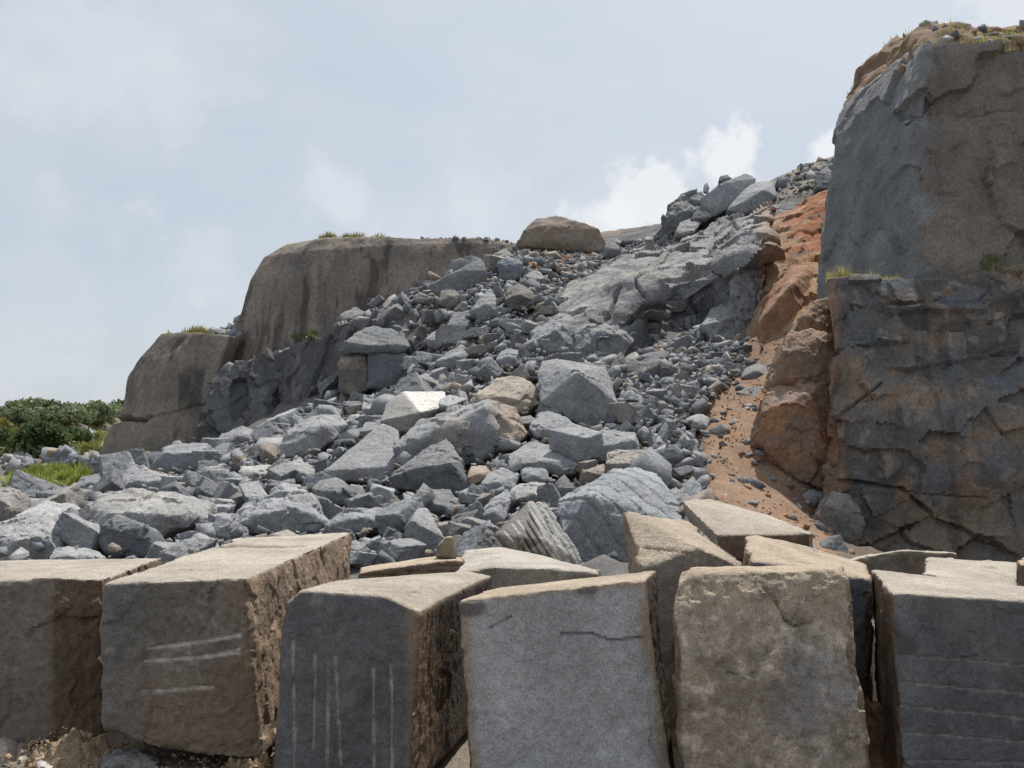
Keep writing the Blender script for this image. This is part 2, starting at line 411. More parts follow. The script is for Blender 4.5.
def streaks(p, seed, w=.7): return fbm(p * np.array((1, 1, .04)), w, 5, seed, .6)
def c_cliff(p, px, py, ed, idr, n):
    c = mix(srgb(120, 111, 103), srgb(146, 133, 120), .5 + 1.1 * fbm(p, 4, 4, 21))
    s = streaks(p, 22); c = mix(c, srgb(66, 63, 62), ss(s, .02, .3) * .7); c = mix(c, srgb(162, 136, 112), ss(streaks(p, 25, .6), .08, .35) * .55)
    c = mix(c, srgb(100, 104, 110), ss(fbm(p, 6, 3, 27), .1, .35) * .5)
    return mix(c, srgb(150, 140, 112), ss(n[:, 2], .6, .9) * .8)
patch('cliff', [[(93, 482, 46), (140, 482, 45), (190, 478, 45)], [(104, 440, 46.5), (150, 440, 45.3), (196, 440, 45.5)],
                [(124, 408, 46.8), (165, 408, 45.8), (206, 408, 46)], [(129, 378, 47), (170, 375, 46), (216, 376, 46.3)],
                [(140, 360, 47.3), (177, 355, 46.4), (223, 356, 46.6)], [(162, 334, 47.8), (196, 333, 46.8), (231, 336, 46.8)]],
      130, 120, big=(0, 4), mid=(.012, 1.3), rough=.035, colour=c_cliff, seed=100, smooth_ctl=1, wob=.25,
      lines=[(100, 423, 150, 418, 2, .25, None), (118, 420, 146, 420, 3, .35, None), (150, 418, 215, 404, 1.5, .12, None)], label='lower brown quarried cliff at the left edge of the workings')
patch('cliff', [[(184, 450, 48.5), (260, 445, 47.3), (340, 400, 46.8), (420, 330, 47), (470, 300, 48), (515, 280, 50)],
                [(203, 400, 48.6), (265, 400, 47.5), (342, 360, 47), (420, 310, 47.3), (472, 285, 48.3), (517, 272, 50)],
                [(222, 360, 48.8), (275, 355, 47.6), (345, 325, 47.3), (420, 290, 47.6), (474, 272, 48.5), (518, 265, 50.2)],
                [(241, 312, 49.2), (285, 310, 47.8), (347, 295, 47.6), (422, 270, 47.9), (476, 260, 48.8), (519, 258, 50.4)],
                [(249, 280, 49.4), (288, 275, 48.1), (349, 265, 47.9), (424, 252, 48.1), (478, 250, 49), (520, 252, 50.6)],
                [(262, 256, 50), (290, 252, 48.8), (350, 248, 48.3), (425, 242, 48.4), (479, 243, 49.2), (521, 248, 50.8)],
                [(287, 243, 50.5), (316, 238, 49.4), (360, 237, 48.9), (428, 235, 48.9), (480, 237.5, 49.6), (522, 245, 51)]],
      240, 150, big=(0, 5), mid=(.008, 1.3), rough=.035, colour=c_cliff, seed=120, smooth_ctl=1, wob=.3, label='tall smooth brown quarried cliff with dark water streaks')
def c_dark(p, px, py, ed, idr, n):
    c = mix(srgb(80, 80, 83), srgb(112, 112, 115), idr); c = mix(c, srgb(122, 106, 90), ss(fbm(p, 3, 4, 33), .05, .35) * .5 * ss(px, 240, 270))
    return mix(c, LIT_DUST, ss(n[:, 2], .7, .95) * .6)  # wall tops paled, sunlight included in the dust tint
patch('cliff', [[(188, 455, 42.2), (230, 452, 41.4), (270, 444, 40.7), (310, 430, 39.7), (345, 405, 38.9), (368, 395, 38.5)],
                [(203, 418, 42.7), (238, 414, 42), (275, 406, 41.3), (312, 392, 40.2), (345, 372, 39.4), (370, 365, 39)],
                [(217, 385, 43.2), (246, 382, 42.5), (280, 374, 41.8), (314, 358, 40.8), (346, 345, 39.9), (372, 340, 39.4)],
                [(229, 368, 43.6), (255, 358, 43), (286, 349, 42.4), (318, 332, 41.4), (345, 320, 40.4), (374, 318, 39.9)]],
      200, 120, back=4, big=(.34, 2.4), mid=(.30, .85), rough=.05, colour=c_dark, seed=140, aniso=(1, 1, .6), label='dark shattered rock wall below the tall brown cliff')

def c_wall(p, px, py, ed, idr, n):
    c = mix(srgb(82, 80, 79), srgb(112, 107, 102), .5 + .9 * fbm(p, 1.6, 5, 51) + .25 * (idr - .5))
    c = mix(c, srgb(150, 116, 84), ss(fbm(p, .7, 5, 52), .02, .25) * .4)
    c = c * (.9 + .2 * idr)[:, None]; c = mix(c, srgb(150, 142, 132), ss(fbm(p, .3, 5, 57, .6), .16, .36) * .5)
    c = mix(c, srgb(94, 100, 110), ss(fbm(p, 1.0, 5, 53), .03, .28) * .8)
    c = mix(c, srgb(166, 116, 76), ss(px, 852, 826) * .75 * (.6 + .8 * fbm(p, .8, 3, 54)))
    c = mix(c, srgb(116, 104, 90), ss(py, 480, 540) * .5)
    c = mix(c, srgb(54, 53, 52), ss(streaks(p, 55, .5), .15, .4) * .5)
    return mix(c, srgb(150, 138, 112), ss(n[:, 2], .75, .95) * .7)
patch('cliff', [[(819, 566, 18.2), (850, 566, 17.5), (900, 566, 17.3), (960, 566, 17.2), (1030, 566, 17), (1140, 566, 16.8)],
                [(822, 530, 18.3), (848, 530, 17.7), (900, 528, 17.6), (960, 525, 17.5), (1030, 525, 17.2), (1140, 525, 17)],
                [(828, 480, 18.3), (848, 478, 17.4), (900, 485, 17.3), (960, 480, 17.3), (1030, 480, 17.1), (1140, 480, 17)],
                [(832, 420, 18.5), (850, 420, 17.7), (900, 420, 17.6), (960, 420, 17.5), (1030, 420, 17.4), (1140, 420, 17.2)],
                [(835, 350, 18.8), (852, 350, 18.1), (900, 350, 18), (960, 350, 17.9), (1030, 350, 17.7), (1140, 350, 17.5)],
                [(831, 305, 19), (852, 303, 18.4), (900, 305, 18.3), (960, 300, 18.3), (1030, 295, 18.1), (1140, 295, 18)],
                [(829, 280, 19.2), (858, 277, 18.7), (905, 279, 18.7), (955, 274, 18.8), (1030, 262, 18.8), (1140, 255, 18.8)]],
      330, 300, back=4, warp=.04, big=(.045, 2.3), mid=(.18, .8), rough=.024, colour=c_wall, seed=160, mat=M_WARM, aniso=(.8, 1, 1.2),
      lines=[(838, 482, 905, 490, 3, .16, None), (905, 490, 930, 512, 2.2, .08, None), (838, 420, 880, 385, 2, .10, None), (905, 492, 985, 498, 1.5, .06, None), (888, 309, 982, 311, 5, -.14, None), (850, 345, 905, 340, 4, -.10, None), (905, 370, 1000, 352, 4, -.10, None), (838, 300, 838, 480, 4, -.06, None)],
      label='rough brown and grey rock wall rising behind the right-hand blocks')
def c_upper(p, px, py, ed, idr, n):
    side = ss(px, 945, 905 )
    c = mix(srgb(112, 103, 95), srgb(130, 119, 108), .5 + 1.2 * fbm(p, 1.5, 4, 61))
    c = mix(c, srgb(92, 86, 82), ss(streaks(p, 62, .6), .1, .4) * .5)
    b = mix(srgb(108, 110, 113), srgb(128, 130, 132), .5 + 1.2 * fbm(p * np.array((1, 1, .5)), .8, 4, 63))
    edge = ss(px + 18 * fbm(p, .7, 4, 64), 934, 922)
    c = mix(c, b, edge)
    c = mix(c, srgb(178, 172, 160), ss(py, 118, 60) * ss(px, 955, 925) * ss(px, 895, 915) * ss(fbm(p, .4, 3, 66), 0, .3) * .6)  # pale streaks near the arris top: grazing sun painted into the colour
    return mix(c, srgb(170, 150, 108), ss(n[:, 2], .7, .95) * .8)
patch('cliff', [[(818, 290, 25), (870, 288, 22), (928, 282, 19.5), (980, 266, 19.7), (1030, 250, 19.9), (1140, 235, 20)],
                [(822, 254, 25), (872, 250, 22), (927, 250, 19.6), (980, 235, 19.8), (1030, 225, 20), (1140, 215, 20)],
                [(828, 200, 25.2), (872, 200, 22.3), (920, 190, 20), (980, 190, 19.9), (1030, 185, 20), (1140, 180, 20)],
                [(836, 144, 25.5), (876, 150, 22.6), (927, 152, 20), (980, 140, 20), (1030, 140, 20.1), (1140, 140, 20.1)],
                [(843, 116, 25.8), (880, 115, 22.9), (918, 114, 20.5), (980, 105, 20.1), (1030, 105, 20.2), (1140, 105, 20.2)],
                [(858, 94, 25.5), (888, 86, 23), (926, 78, 20.3), (980, 75, 20.2), (1030, 74, 20.3), (1140, 72, 20.3)],
                [(885, 74, 24.5), (905, 58, 22.4), (924, 44, 20.7), (980, 44, 20.4), (1030, 42, 20.4), (1140, 40, 20.4)]],
      220, 220, back=9, foot=.4, big=(.10, 2.5), mid=(.10, .5), rough=.03, colour=c_upper, seed=180, mat=M_ROCK,
      lines=[(905, 118, 1024, 110, 1.5, .04, None), (993, 150, 993, 185, 1.5, .08, None)], label='huge square cut rock face overlooking the quarry at the upper right')
def c_red(p, px, py, ed, idr, n):
    c = mix(srgb(172, 126, 80), srgb(162, 94, 46), ss(py + 14 * fbm(p, 1.5, 4, 81), 262, 240))
    c = mix(c, srgb(148, 104, 70), ss(fbm(p, 1.2, 4, 82), 0, .4) * .6); c = mix(c, srgb(182, 152, 116), ss(fbm(p, .8, 5, 84, .6), .02, .3) * .7); c = mix(c, srgb(126, 118, 110), ss(fbm(p, .9, 5, 86, .6), .2, .36) * .6)
    return mix(c, srgb(176, 152, 120), ss(px + 14 * fbm(p, 1, 3, 88), 800, 768) * .9 * (.7 + fbm(p, 1, 3, 83)))
def rills(V, col, p, px, py):
    q = 1 - np.abs(fbm(p * np.array((1, .4, .3)), .55, 4, 95, .55)) * 4
    V = V.copy(); V[:, 1] += .12 * np.clip(q, 0, 1); V[:, 2] += .025 * fbm(p, .25, 4, 96)
    return V, col
patch('soil_bank', [[(735, 370, 28), (762, 372, 27), (785, 360, 26), (815, 355, 24.5), (850, 355, 24)],
                    [(745, 310, 31), (764, 310, 29), (785, 300, 28.5), (812, 300, 27.5), (850, 300, 27)],
                    [(748, 262, 34), (766, 258, 32), (790, 250, 32), (815, 245, 32), (850, 250, 32)],
                    [(755, 240, 36), (770, 232, 35), (795, 222, 35), (822, 205, 35), (850, 200, 35)],
                    [(765, 222, 39), (778, 214, 38), (800, 202, 38), (826, 188, 38), (850, 185, 38)]],
      170, 170, back=3, big=(.10, 1.6), mid=(.04, .35), rough=.075, post=rills, colour=c_red, seed=200, mat=M_SOIL, smooth_ctl=4, label='steep bank of orange and red soil in the gully beside the tall rock face')
def c_crest(p, px, py, ed, idr, n):
    return mix(srgb(134, 108, 86), srgb(156, 128, 96), .5 + 1.4 * fbm(p, .5, 4, 85))
patch('soil_bank', [[(841, 122, 26.4), (858, 98, 26.1), (885, 78, 25.2), (920, 50, 23.2), (985, 50, 22), (1150, 60, 22)],
                    [(846, 105, 26.7), (866, 78, 26.5), (888, 55, 25.7), (915, 32, 24), (985, 37, 23), (1150, 48, 23)],
                    [(854, 88, 27.2), (873, 58, 27), (897, 33, 26.5), (925, 19, 25.5), (985, 29, 24.5), (1150, 38, 24.5)]],
      120, 80, back=6, big=(.12, 1.5), mid=(.12, .3), rough=.16, colour=c_crest, seed=220, mat=M_SOIL, smooth_ctl=3, label='rounded cap of dry brown soil on top of the square rock face')
def c_hill(p, px, py, ed, idr, n):
    c = mix(srgb(92, 100, 62), srgb(140, 134, 84), .5 + 1.3 * fbm(p, 6, 4, 87))
    return mix(c, srgb(120, 118, 112), ss(fbm(p, 5, 4, 88), .12, .3))
patch('hill', [[(-260, 497, 30), (-100, 496, 30), (0, 494, 31), (60, 492, 32), (150, 488, 40)], [(-260, 470, 46), (-100, 470, 46), (0, 472, 46), (60, 472, 46), (150, 470, 52)],
               [(-260, 440, 65), (-100, 440, 65), (0, 440, 66), (60, 442, 64), (150, 445, 66)], [(-260, 416, 92), (-100, 416, 94), (0, 416, 96), (60, 416, 96), (150, 418, 96)]],
      120, 110, back=30, foot=1, big=(.3, 5), mid=(.15, 1.5), rough=.2, colour=c_hill, seed=240, mat=M_SOIL, smooth_ctl=2, label='low scrubby green hillside far off at the left')
# ------------------------------------------------------------------ boulders: visible outline + inner ridge corners (px, py, how far forward in widths)
HEROES = []
BOULDER_GROUP = None
def hero(name, label, cat, outline, inner=(), Y=None, thick=.7, lean=.7, col=GREY, dust=.35, am=(.09, .13, .010), parent=None, kind=None, stain=0, vox=None, colour=None, mat=None, k=None, group=None):
    xs = [a for a, b in outline]; ys = [b for a, b in outline]
    cx = sum(xs) / len(xs); yb = max(ys)
    if Y is None: Y = Yt(cx, yb - .12 * (yb - min(ys)))
    wid = (max(xs) - min(xs)) / F * Y
    hm = (yb - min(ys)) * (.72 if lean < .6 else .45 if lean < 1 else .28); lt = 1.3 if lean < .6 else 2.0
    dep = lambda py: Y + Y / F * (.12 * min(yb - py, hm) + lt * max(0, yb - py - hm))
    dfr = lambda py: Y + Y / F * .12 * (yb - py)
    front = [P(x, y, dep(y)) for x, y in outline] + [P(x, y, dfr(y) - (.02 + .35 * t) * wid) for x, y, t in inner]
    cen = np.mean(front[:len(outline)], 0)
    pts = list(front)
    for p in front[:len(outline)]:
        b = cen + .85 * (np.array(p) - cen) + np.array((0, thick * wid, -.22 * thick * wid)); pts.append(tuple(b))
    bm = hull_bm(pts); me = bpy.data.meshes.new(name); bm.to_mesh(me); bm.free()
    v = vox or min(max(wid / 58, 1.75 * Y / F), .3)
    me = remesh(me, v)
    seed = int(abs(cx * 13 + yb * 7)) % 9973
    p = get_v(me); E = get_e(me); n0 = get_n(me)
    p = lap(p, E, 1); n = lap(n0, E, 3); curv = 1 - np.linalg.norm(n, axis=1); n /= np.linalg.norm(n, axis=1)[:, None] + 1e-9
    h1, e1, id1 = cells(p, wid * .34, seed); h2, e2, id2 = cells(p, wid * .12, seed + 3)
    d = am[0] * h1 + am[1] * h2 + am[2] * wid * 2 * fbm(p, wid * .18, 4, seed + 5)
    chip = np.clip(curv * 3, 0, 1) * (.5 + .5 * fbm(p, wid * .12, 3, seed + 7)) * wid * .022
    if k is not None:                                         # layered beds: (direction, spacing, depth)
        q = p @ np.array(k[0]); d = d - k[2] * ss(np.abs(((q / k[1] + .25 * fbm(p, wid * .3, 2, seed)) % 1) - .5), .38, .48)
    V = p + n * (d - chip)[:, None]
    px, py = project(p)
    c = np.tile(np.asarray(col, float), (len(p), 1)) * (.9 + .2 * id1 + .06 * (id2 - .5))[:, None]
    if stain: c = mix(c, (srgb(160, 138, 110) if parent is None or name != 'rock_mass' or parent.name != 'rock_buttress' else srgb(112, 104, 100)), ss(fbm(p, wid * .4, 4, seed + 11), .0, .3) * stain)
    c = mix(c, LIT_DUST, ss(n0[:, 2], .45, .85) * dust * (.7 + .6 * fbm(p, wid * .3, 3, seed + 13)))  # upward faces paled: painted sunlight along with dust
    if colour is not None: c = colour(c, p, px, py, n0)
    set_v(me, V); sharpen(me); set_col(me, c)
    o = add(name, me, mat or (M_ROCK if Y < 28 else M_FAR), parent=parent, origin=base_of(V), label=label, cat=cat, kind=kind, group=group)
    if parent is None and kind is None: HEROES.append((label, outline, Y, wid, cx, sum(ys) / len(ys), (max(xs) - min(xs)) * (yb - min(ys))))
    return o

def paletop(c, p, px, py, n):
    return mix(c, srgb(214, 208, 196), inpoly(px, py, [(400, 385), (450, 385), (450, 402), (441, 411), (421, 413), (403, 392)]).astype(float) * ss(n[:, 2], .2, .5))
def browncut(x1, x2):
    return lambda c, p, px, py, n: mix(c, srgb(158, 130, 100), ss(px, x1, x2) * ss(n[:, 0], -.1, .5) * .8)
B = 'boulder'
hero('boulder', 'big split grey boulder with a flat sloping top in the middle of the rockfall', B, [(391, 447), (417, 421), (466, 402), (490, 398), (516, 409), (528, 433), (511, 446), (497, 452), (474, 465), (462, 458), (447, 436), (401, 464)], [(393, 449, .05), (430, 437, .13), (460, 427, .17), (497, 434, .08), (484, 406, .05)], thick=.55, lean=1.0, stain=.35, colour=browncut(480, 515))
hero('boulder', 'broad tan-topped boulder just behind the big split boulder', B, [(466, 403), (478, 395), (497, 378), (521, 376), (537, 388), (541, 404), (526, 414), (505, 412)], [(500, 397, .1)], col=TAN, dust=.2, stain=.4)
hero('boulder', 'blocky boulder with a clean whitish flat top', B, [(379, 421), (386, 403), (402, 391), (445, 391), (447, 399), (443, 408), (424, 414), (412, 432), (398, 431)], [(421, 412, .22)], col=srgb(142, 138, 132), colour=paletop, am=(.04, .04, .006), thick=.6, lean=1.4)
hero('slab', 'smooth light grey slab leaning on the rockfall left of the split boulder', 'slab', [(322, 480), (322, 471), (363, 437), (382, 422), (399, 430), (392, 447), (401, 464), (383, 484), (370, 481), (354, 480)], [(345, 470, .06)], col=srgb(138, 139, 141), am=(.02, .03, .006), lean=1.0, thick=.4, dust=.15)
hero('boulder', 'dark blue-grey boulder tucked under the split boulder', B, [(386, 479), (409, 461), (432, 444), (447, 437), (464, 460), (467, 485), (465, 497), (437, 490), (412, 490), (395, 489)], [(416, 468, .1), (450, 462, .12)], col=DARK)
hero('boulder', 'large cube-like boulder with a light upper face right of the split boulder', B, [(537, 372), (541, 361), (556, 358), (579, 366), (607, 366), (610, 380), (619, 404), (605, 424), (589, 431), (566, 416), (540, 402)], [(577, 372, .1), (588, 379, .05), (560, 395, .1)], col=GREY, am=(.06, .08, .012), lean=.9)
hero('boulder', 'rounded grey boulder below the cube-like boulder', B, [(528, 428), (538, 412), (549, 410), (568, 417), (586, 435), (579, 447), (558, 443), (535, 437)], [(560, 430, .1)])
hero('slab', 'thick flat-topped slab lying right below the rounded boulder', 'slab', [(507, 465), (508, 454), (531, 441), (556, 444), (587, 458), (576, 473), (560, 476), (530, 469)], [(545, 462, .12)], lean=1.6, am=(.05, .06, .01))
hero('boulder', 'squarish grey boulder at the edge of the cobble scree', B, [(586, 457), (589, 433), (602, 430), (636, 432), (641, 448), (622, 458), (610, 465)], [(598, 447, .12), (634, 440, .05)], lean=.9)
hero('boulder', 'small brown squared rock in front of the squarish boulder', B, [(579, 486), (580, 468), (605, 463), (610, 476), (594, 486)], [(586, 472, .1)], col=BROWN)
hero('slab', 'wide rippled grey slab sloping down behind the tan block', 'slab', [(556, 500), (578, 492), (613, 470), (640, 466), (658, 472), (680, 503), (683, 525), (660, 562), (615, 566), (582, 562), (562, 535)], [(588, 494, .1), (625, 530, .06)], col=srgb(140, 144, 150), lean=1.3, k=((.75, .3, .6), .34, .04), dust=.2, thick=.4, am=(.04, .07, .012))
hero('boulder', 'smooth-faced wedge rock at the foot of the rockfall', B, [(404, 527), (417, 508), (427, 507), (444, 537), (440, 549), (425, 558), (404, 551)], [(412, 520, .1), (430, 530, .12)], lean=.6)
hero('boulder', 'dark rock with a flat lit top above the wedge rock', B, [(417, 501), (427, 488), (451, 490), (466, 514), (445, 517), (427, 513)], [(440, 505, .14)], col=DARK)
hero('boulder', 'steep-faced rock between the wedge rock and the tilted striped block', B, [(476, 517), (490, 500), (508, 488), (512, 498), (506, 520), (490, 530), (478, 526)], [(492, 512, .12)])
hero('boulder', 'flat-topped rock just above the steep-faced rock', B, [(478, 485), (487, 474), (502, 467), (520, 474), (515, 490), (498, 495), (484, 492)], [(498, 482, .1)])
hero('boulder', 'small angular rock left of the small brown rock', B, [(520, 470), (526, 465), (547, 464), (550, 481), (530, 484), (521, 480)], [(534, 475, .1)])
hero('slab', 'pale flat slab just above the tilted striped block', 'slab', [(510, 490), (516, 484), (537, 481), (563, 490), (562, 500), (540, 505), (512, 500)], [(537, 494, .12)], col=srgb(158, 158, 156), lean=1.5)
hero('boulder', 'small orange-topped rock wedged beside the dark blue-grey boulder', B, [(466, 478), (470, 466), (486, 465), (492, 472), (480, 482), (470, 487)], [(477, 474, .1)], col=srgb(160, 130, 100))
hero('boulder', 'large round-backed pale boulder at the left of the rockfall', B, [(278, 447), (285, 432), (299, 420), (325, 413), (340, 415), (347, 425), (334, 440), (308, 457), (280, 458)], [(300, 440, .12), (325, 425, .05)], col=srgb(146, 148, 152))
hero('boulder', 'wide lumpy boulder near the foot of the rockfall on the left', B, [(222, 532), (240, 510), (256, 498), (282, 491), (311, 495), (327, 522), (318, 532), (298, 532), (262, 535)], [(262, 515, .1), (295, 508, .1)], col=srgb(142, 144, 149), am=(.12, .14, .02), lean=1.0)
hero('boulder', 'dark pointed boulder beside the wide lumpy boulder', B, [(310, 488), (322, 480), (336, 477), (354, 489), (345, 504), (325, 510), (314, 503)], [(335, 490, .14)], col=DARK)
hero('boulder', 'broad grey boulder below the smooth leaning slab', B, [(322, 529), (335, 515), (352, 508), (386, 508), (392, 519), (374, 529), (350, 533)], [(355, 518, .12)])
hero('boulder', 'dark brownish boulder above the wide lumpy boulder', B, [(222, 502), (230, 490), (243, 481), (259, 485), (260, 502), (245, 511), (230, 510)], [(240, 497, .1)], col=srgb(100, 97, 96))
hero('slab', 'flat pale rock lying just above the dark brownish boulder', 'slab', [(237, 472), (240, 466), (272, 464), (268, 474), (259, 483), (243, 479)], [(256, 473, .08)], col=PALE * .75, lean=1.5)
hero('boulder', 'pale flat-backed boulder under the large round-backed boulder', B, [(277, 473), (285, 464), (299, 459), (319, 470), (318, 479), (300, 482), (281, 480)], [(298, 471, .1)], col=srgb(148, 150, 152), lean=1.3)
hero('boulder', 'large angular boulder in front of the lower left cliff', B, [(148, 468), (158, 454), (167, 445), (186, 443), (208, 442), (207, 464), (194, 476), (170, 473), (152, 473)], [(165, 452, .05), (200, 452, .08), (186, 462, .1)], lean=.8)
hero('boulder', 'dark rounded boulder right of the large angular boulder', B, [(208, 461), (214, 448), (221, 442), (231, 443), (226, 455), (218, 465)], [(218, 453, .1)], col=DARK)
hero('boulder', 'wide shadowy boulder at the foot of the shattered wall', B, [(215, 443), (222, 434), (242, 426), (266, 433), (260, 442), (238, 448), (222, 449)], [(240, 436, .1)])
hero('slab', 'leaning grey slab below the wide shadowy boulder', 'slab', [(217, 462), (222, 455), (237, 447), (243, 454), (226, 466), (218, 467)], [(230, 458, .06)])
hero('boulder', 'upright brown-faced block below the shattered wall', B, [(258, 446), (262, 443), (277, 443), (280, 461), (268, 466), (260, 462)], [(266, 450, .1)], col=BROWN)
hero('boulder', 'very wide flat-backed boulder on the left rubble', B, [(83, 508), (96, 495), (120, 492), (161, 491), (190, 497), (208, 502), (207, 520), (185, 530), (156, 541), (120, 536), (90, 528)], [(110, 512, .04), (150, 520, .06), (180, 515, .04)], col=srgb(150, 149, 147), stain=.3, lean=1.2, am=(.08, .12, .02), thick=.5)
hero('boulder', 'dark round boulder in front of the very wide flat-backed boulder', B, [(96, 540), (102, 524), (115, 515), (133, 520), (146, 526), (156, 546), (145, 556), (125, 559), (103, 553)], [(122, 532, .12)], col=srgb(94, 99, 108), lean=.5)
hero('boulder', 'long low grey slab-like boulder at the far left above the first block', B, [(-14, 540), (-8, 526), (10, 518), (26, 512), (57, 517), (67, 537), (58, 556), (38, 563), (10, 565), (-12, 565)], [(20, 540, .08), (40, 536, .1)], col=srgb(150, 150, 150), lean=1.3)
hero('boulder', 'light rock lying between the long low boulder and the dark round boulder', B, [(46, 560), (52, 550), (65, 546), (86, 548), (94, 556), (90, 566), (60, 568)], [(68, 556, .1)], col=srgb(148, 150, 152))
hero('boulder', 'small grey boulder above the light rock on the left', B, [(65, 534), (76, 526), (90, 525), (97, 536), (93, 546), (72, 546)], [(82, 535, .1)])
hero('boulder', 'brown-grey boulder cut by the left edge of the view', B, [(-30, 490), (-10, 486), (8, 487), (16, 490), (12, 510), (2, 529), (-28, 530)], [(2, 500, .05)], col=srgb(132, 122, 116), Y=16)
hero('boulder', 'two-humped rock left of the large angular boulder', B, [(113, 486), (120, 474), (130, 466), (148, 471), (169, 481), (163, 492), (140, 495), (116, 494)], [(135, 481, .1)])
hero('slab', 'pale wedge slab behind the long sawn block', 'slab', [(166, 556), (180, 543), (198, 533), (211, 539), (215, 552), (195, 562), (170, 562)], [(190, 548, .08)], col=srgb(152, 152, 150), lean=1.4)
hero('slab', 'long slab tipped against the end of the tall cliff', 'slab', [(427, 285), (455, 271), (483, 257), (488, 270), (485, 281), (462, 292), (440, 299), (431, 293)], [(435, 286, .02)], thick=.12, am=(.02, .03, .006), lean=.5, col=srgb(118, 124, 130))
hero('slab', 'square upright slab at the top of the rockfall', 'slab', [(496, 262), (507, 256), (520, 258), (524, 266), (522, 278), (500, 283)], [(505, 264, .05)], thick=.4, lean=.4, col=srgb(112, 120, 130))
hero('boulder', 'pointed rock perched above the square upright slab', B, [(489, 262), (496, 252), (506, 247), (515, 256), (505, 262), (495, 266)], [(503, 256, .08)], col=srgb(124, 122, 120))
hero('slab', 'dark thick cap slab topping the outcrop on the left flank of the rockfall', 'slab', [(339, 351), (345, 342), (357, 331), (372, 326), (390, 328), (403, 333), (411, 346), (404, 352), (370, 354)], [(362, 345, .1)], Y=37.3, am=(.05, .1, .012), lean=.8, col=srgb(112, 116, 121))
hero('boulder', 'dark squared block under the right end of the cap slab', B, [(366, 388), (367, 352), (404, 350), (414, 362), (406, 384), (388, 391)], [(398, 370, .05)], Y=36.8, am=(.06, .1, .012), lean=.3, col=srgb(104, 108, 114))
hero('boulder', 'brown-tinged upright block under the left end of the cap slab', B, [(338, 392), (337, 362), (342, 350), (368, 352), (368, 390), (352, 396)], [(350, 365, .05)], Y=36.9, am=(.08, .12, .014), lean=.3, col=srgb(112, 104, 98), stain=.4)
hero('boulder', 'dark leaning rock above the big squared boulder', B, [(331, 328), (340, 314), (356, 306), (366, 312), (358, 322), (344, 330)], [(348, 318, .1)], Y=42, col=DARK)
hero('boulder', 'light-topped rock in the upper middle of the rockfall', B, [(424, 338), (437, 329), (453, 335), (454, 346), (440, 350), (428, 346)], [(440, 340, .12)], col=srgb(130, 128, 126))
hero('boulder', 'dark flat-faced rock beside the light-topped rock', B, [(446, 325), (452, 312), (466, 311), (474, 326), (470, 340), (455, 341)], [(462, 326, .05)], col=DARK)
hero('boulder', 'sloping triangular rock in the upper rockfall', B, [(434, 362), (448, 351), (462, 344), (474, 354), (465, 366), (445, 370)], [(458, 356, .1)])
hero('boulder', 'blunt grey rock above the tan-topped boulder', B, [(495, 360), (500, 351), (509, 347), (525, 352), (523, 365), (503, 368)], [(510, 357, .12)])
hero('boulder', 'brown-black boulder right of the tipped long slab', B, [(504, 300), (507, 288), (518, 283), (534, 291), (538, 304), (525, 311), (510, 309)], [(520, 294, .1)], col=srgb(100, 95, 92))
hero('boulder', 'two-toned rock with a tan face in front of the tipped long slab', B, [(437, 303), (440, 291), (450, 283), (460, 294), (459, 307), (446, 309)], [(452, 296, .1)], col=srgb(128, 122, 114))
hero('boulder', 'steep grey rock below the tipped long slab', B, [(468, 312), (480, 297), (490, 287), (500, 302), (498, 316), (482, 322)], [(488, 304, .1)])
hero('boulder', 'big brown boulder standing alone on the skyline', B, [(516, 246), (522, 230), (535, 218), (556, 215), (580, 221), (599, 229), (607, 243), (603, 252), (585, 252), (550, 250)], [(542, 226, .05), (556, 240, .1)], Y=50.5, col=srgb(140, 122, 106), dust=.15, am=(.05, .04, .008), lean=.5)
hero('boulder', 'small dark rock right of the skyline boulder', B, [(602, 258), (604, 246), (613, 240), (622, 248), (622, 257)], [(612, 249, .1)], Y=47, col=DARK)

# the natural outcrop at the right of the rockfall, one thing with its masses as parts
oc = add('rock_outcrop', None, None, origin=P(650, 350, 32), label='rugged grey bedrock outcrop rising to the right of the rockfall', cat='outcrop')
def mass(name, outline, inner=(), Y=30, **kw):
    kw.setdefault('am', (.12, .12, .02)); kw.setdefault('lean', .8)
    return hero(name, None, None, outline, inner, Y=Y, parent=oc, **kw)
mass('rock_mass', [(529, 345), (532, 332), (545, 321), (562, 311), (579, 319), (580, 358), (572, 366), (550, 358)], [(556, 330, .08)], Y=29)
mass('rock_mass', [(572, 362), (574, 330), (585, 320), (605, 314), (634, 321), (634, 345), (620, 362), (608, 368), (590, 366)], [(600, 330, .06), (618, 335, .08)], Y=28.6)
def c_bed(p, px, py, ed, idr, n):
    c = mix(srgb(92, 95, 101), srgb(134, 135, 138), .5 + 1.4 * fbm(p, 1.5, 5, 131)) * (.88 + .24 * idr)[:, None]
    c = mix(c, srgb(158, 150, 136), ss(fbm(p, 1.1, 5, 132), .05, .3) * ss(n[:, 2], .2, .7) * .7)
    c = mix(c, srgb(150, 112, 80), ss(px + 10 * fbm(p, .8, 4, 134), 748, 766) * .9)
    return mix(c, LIT_DUST, ss(n[:, 2], .45, .85) * .35)  # sunlit look of the upper surfaces mixed in as a dusty tint
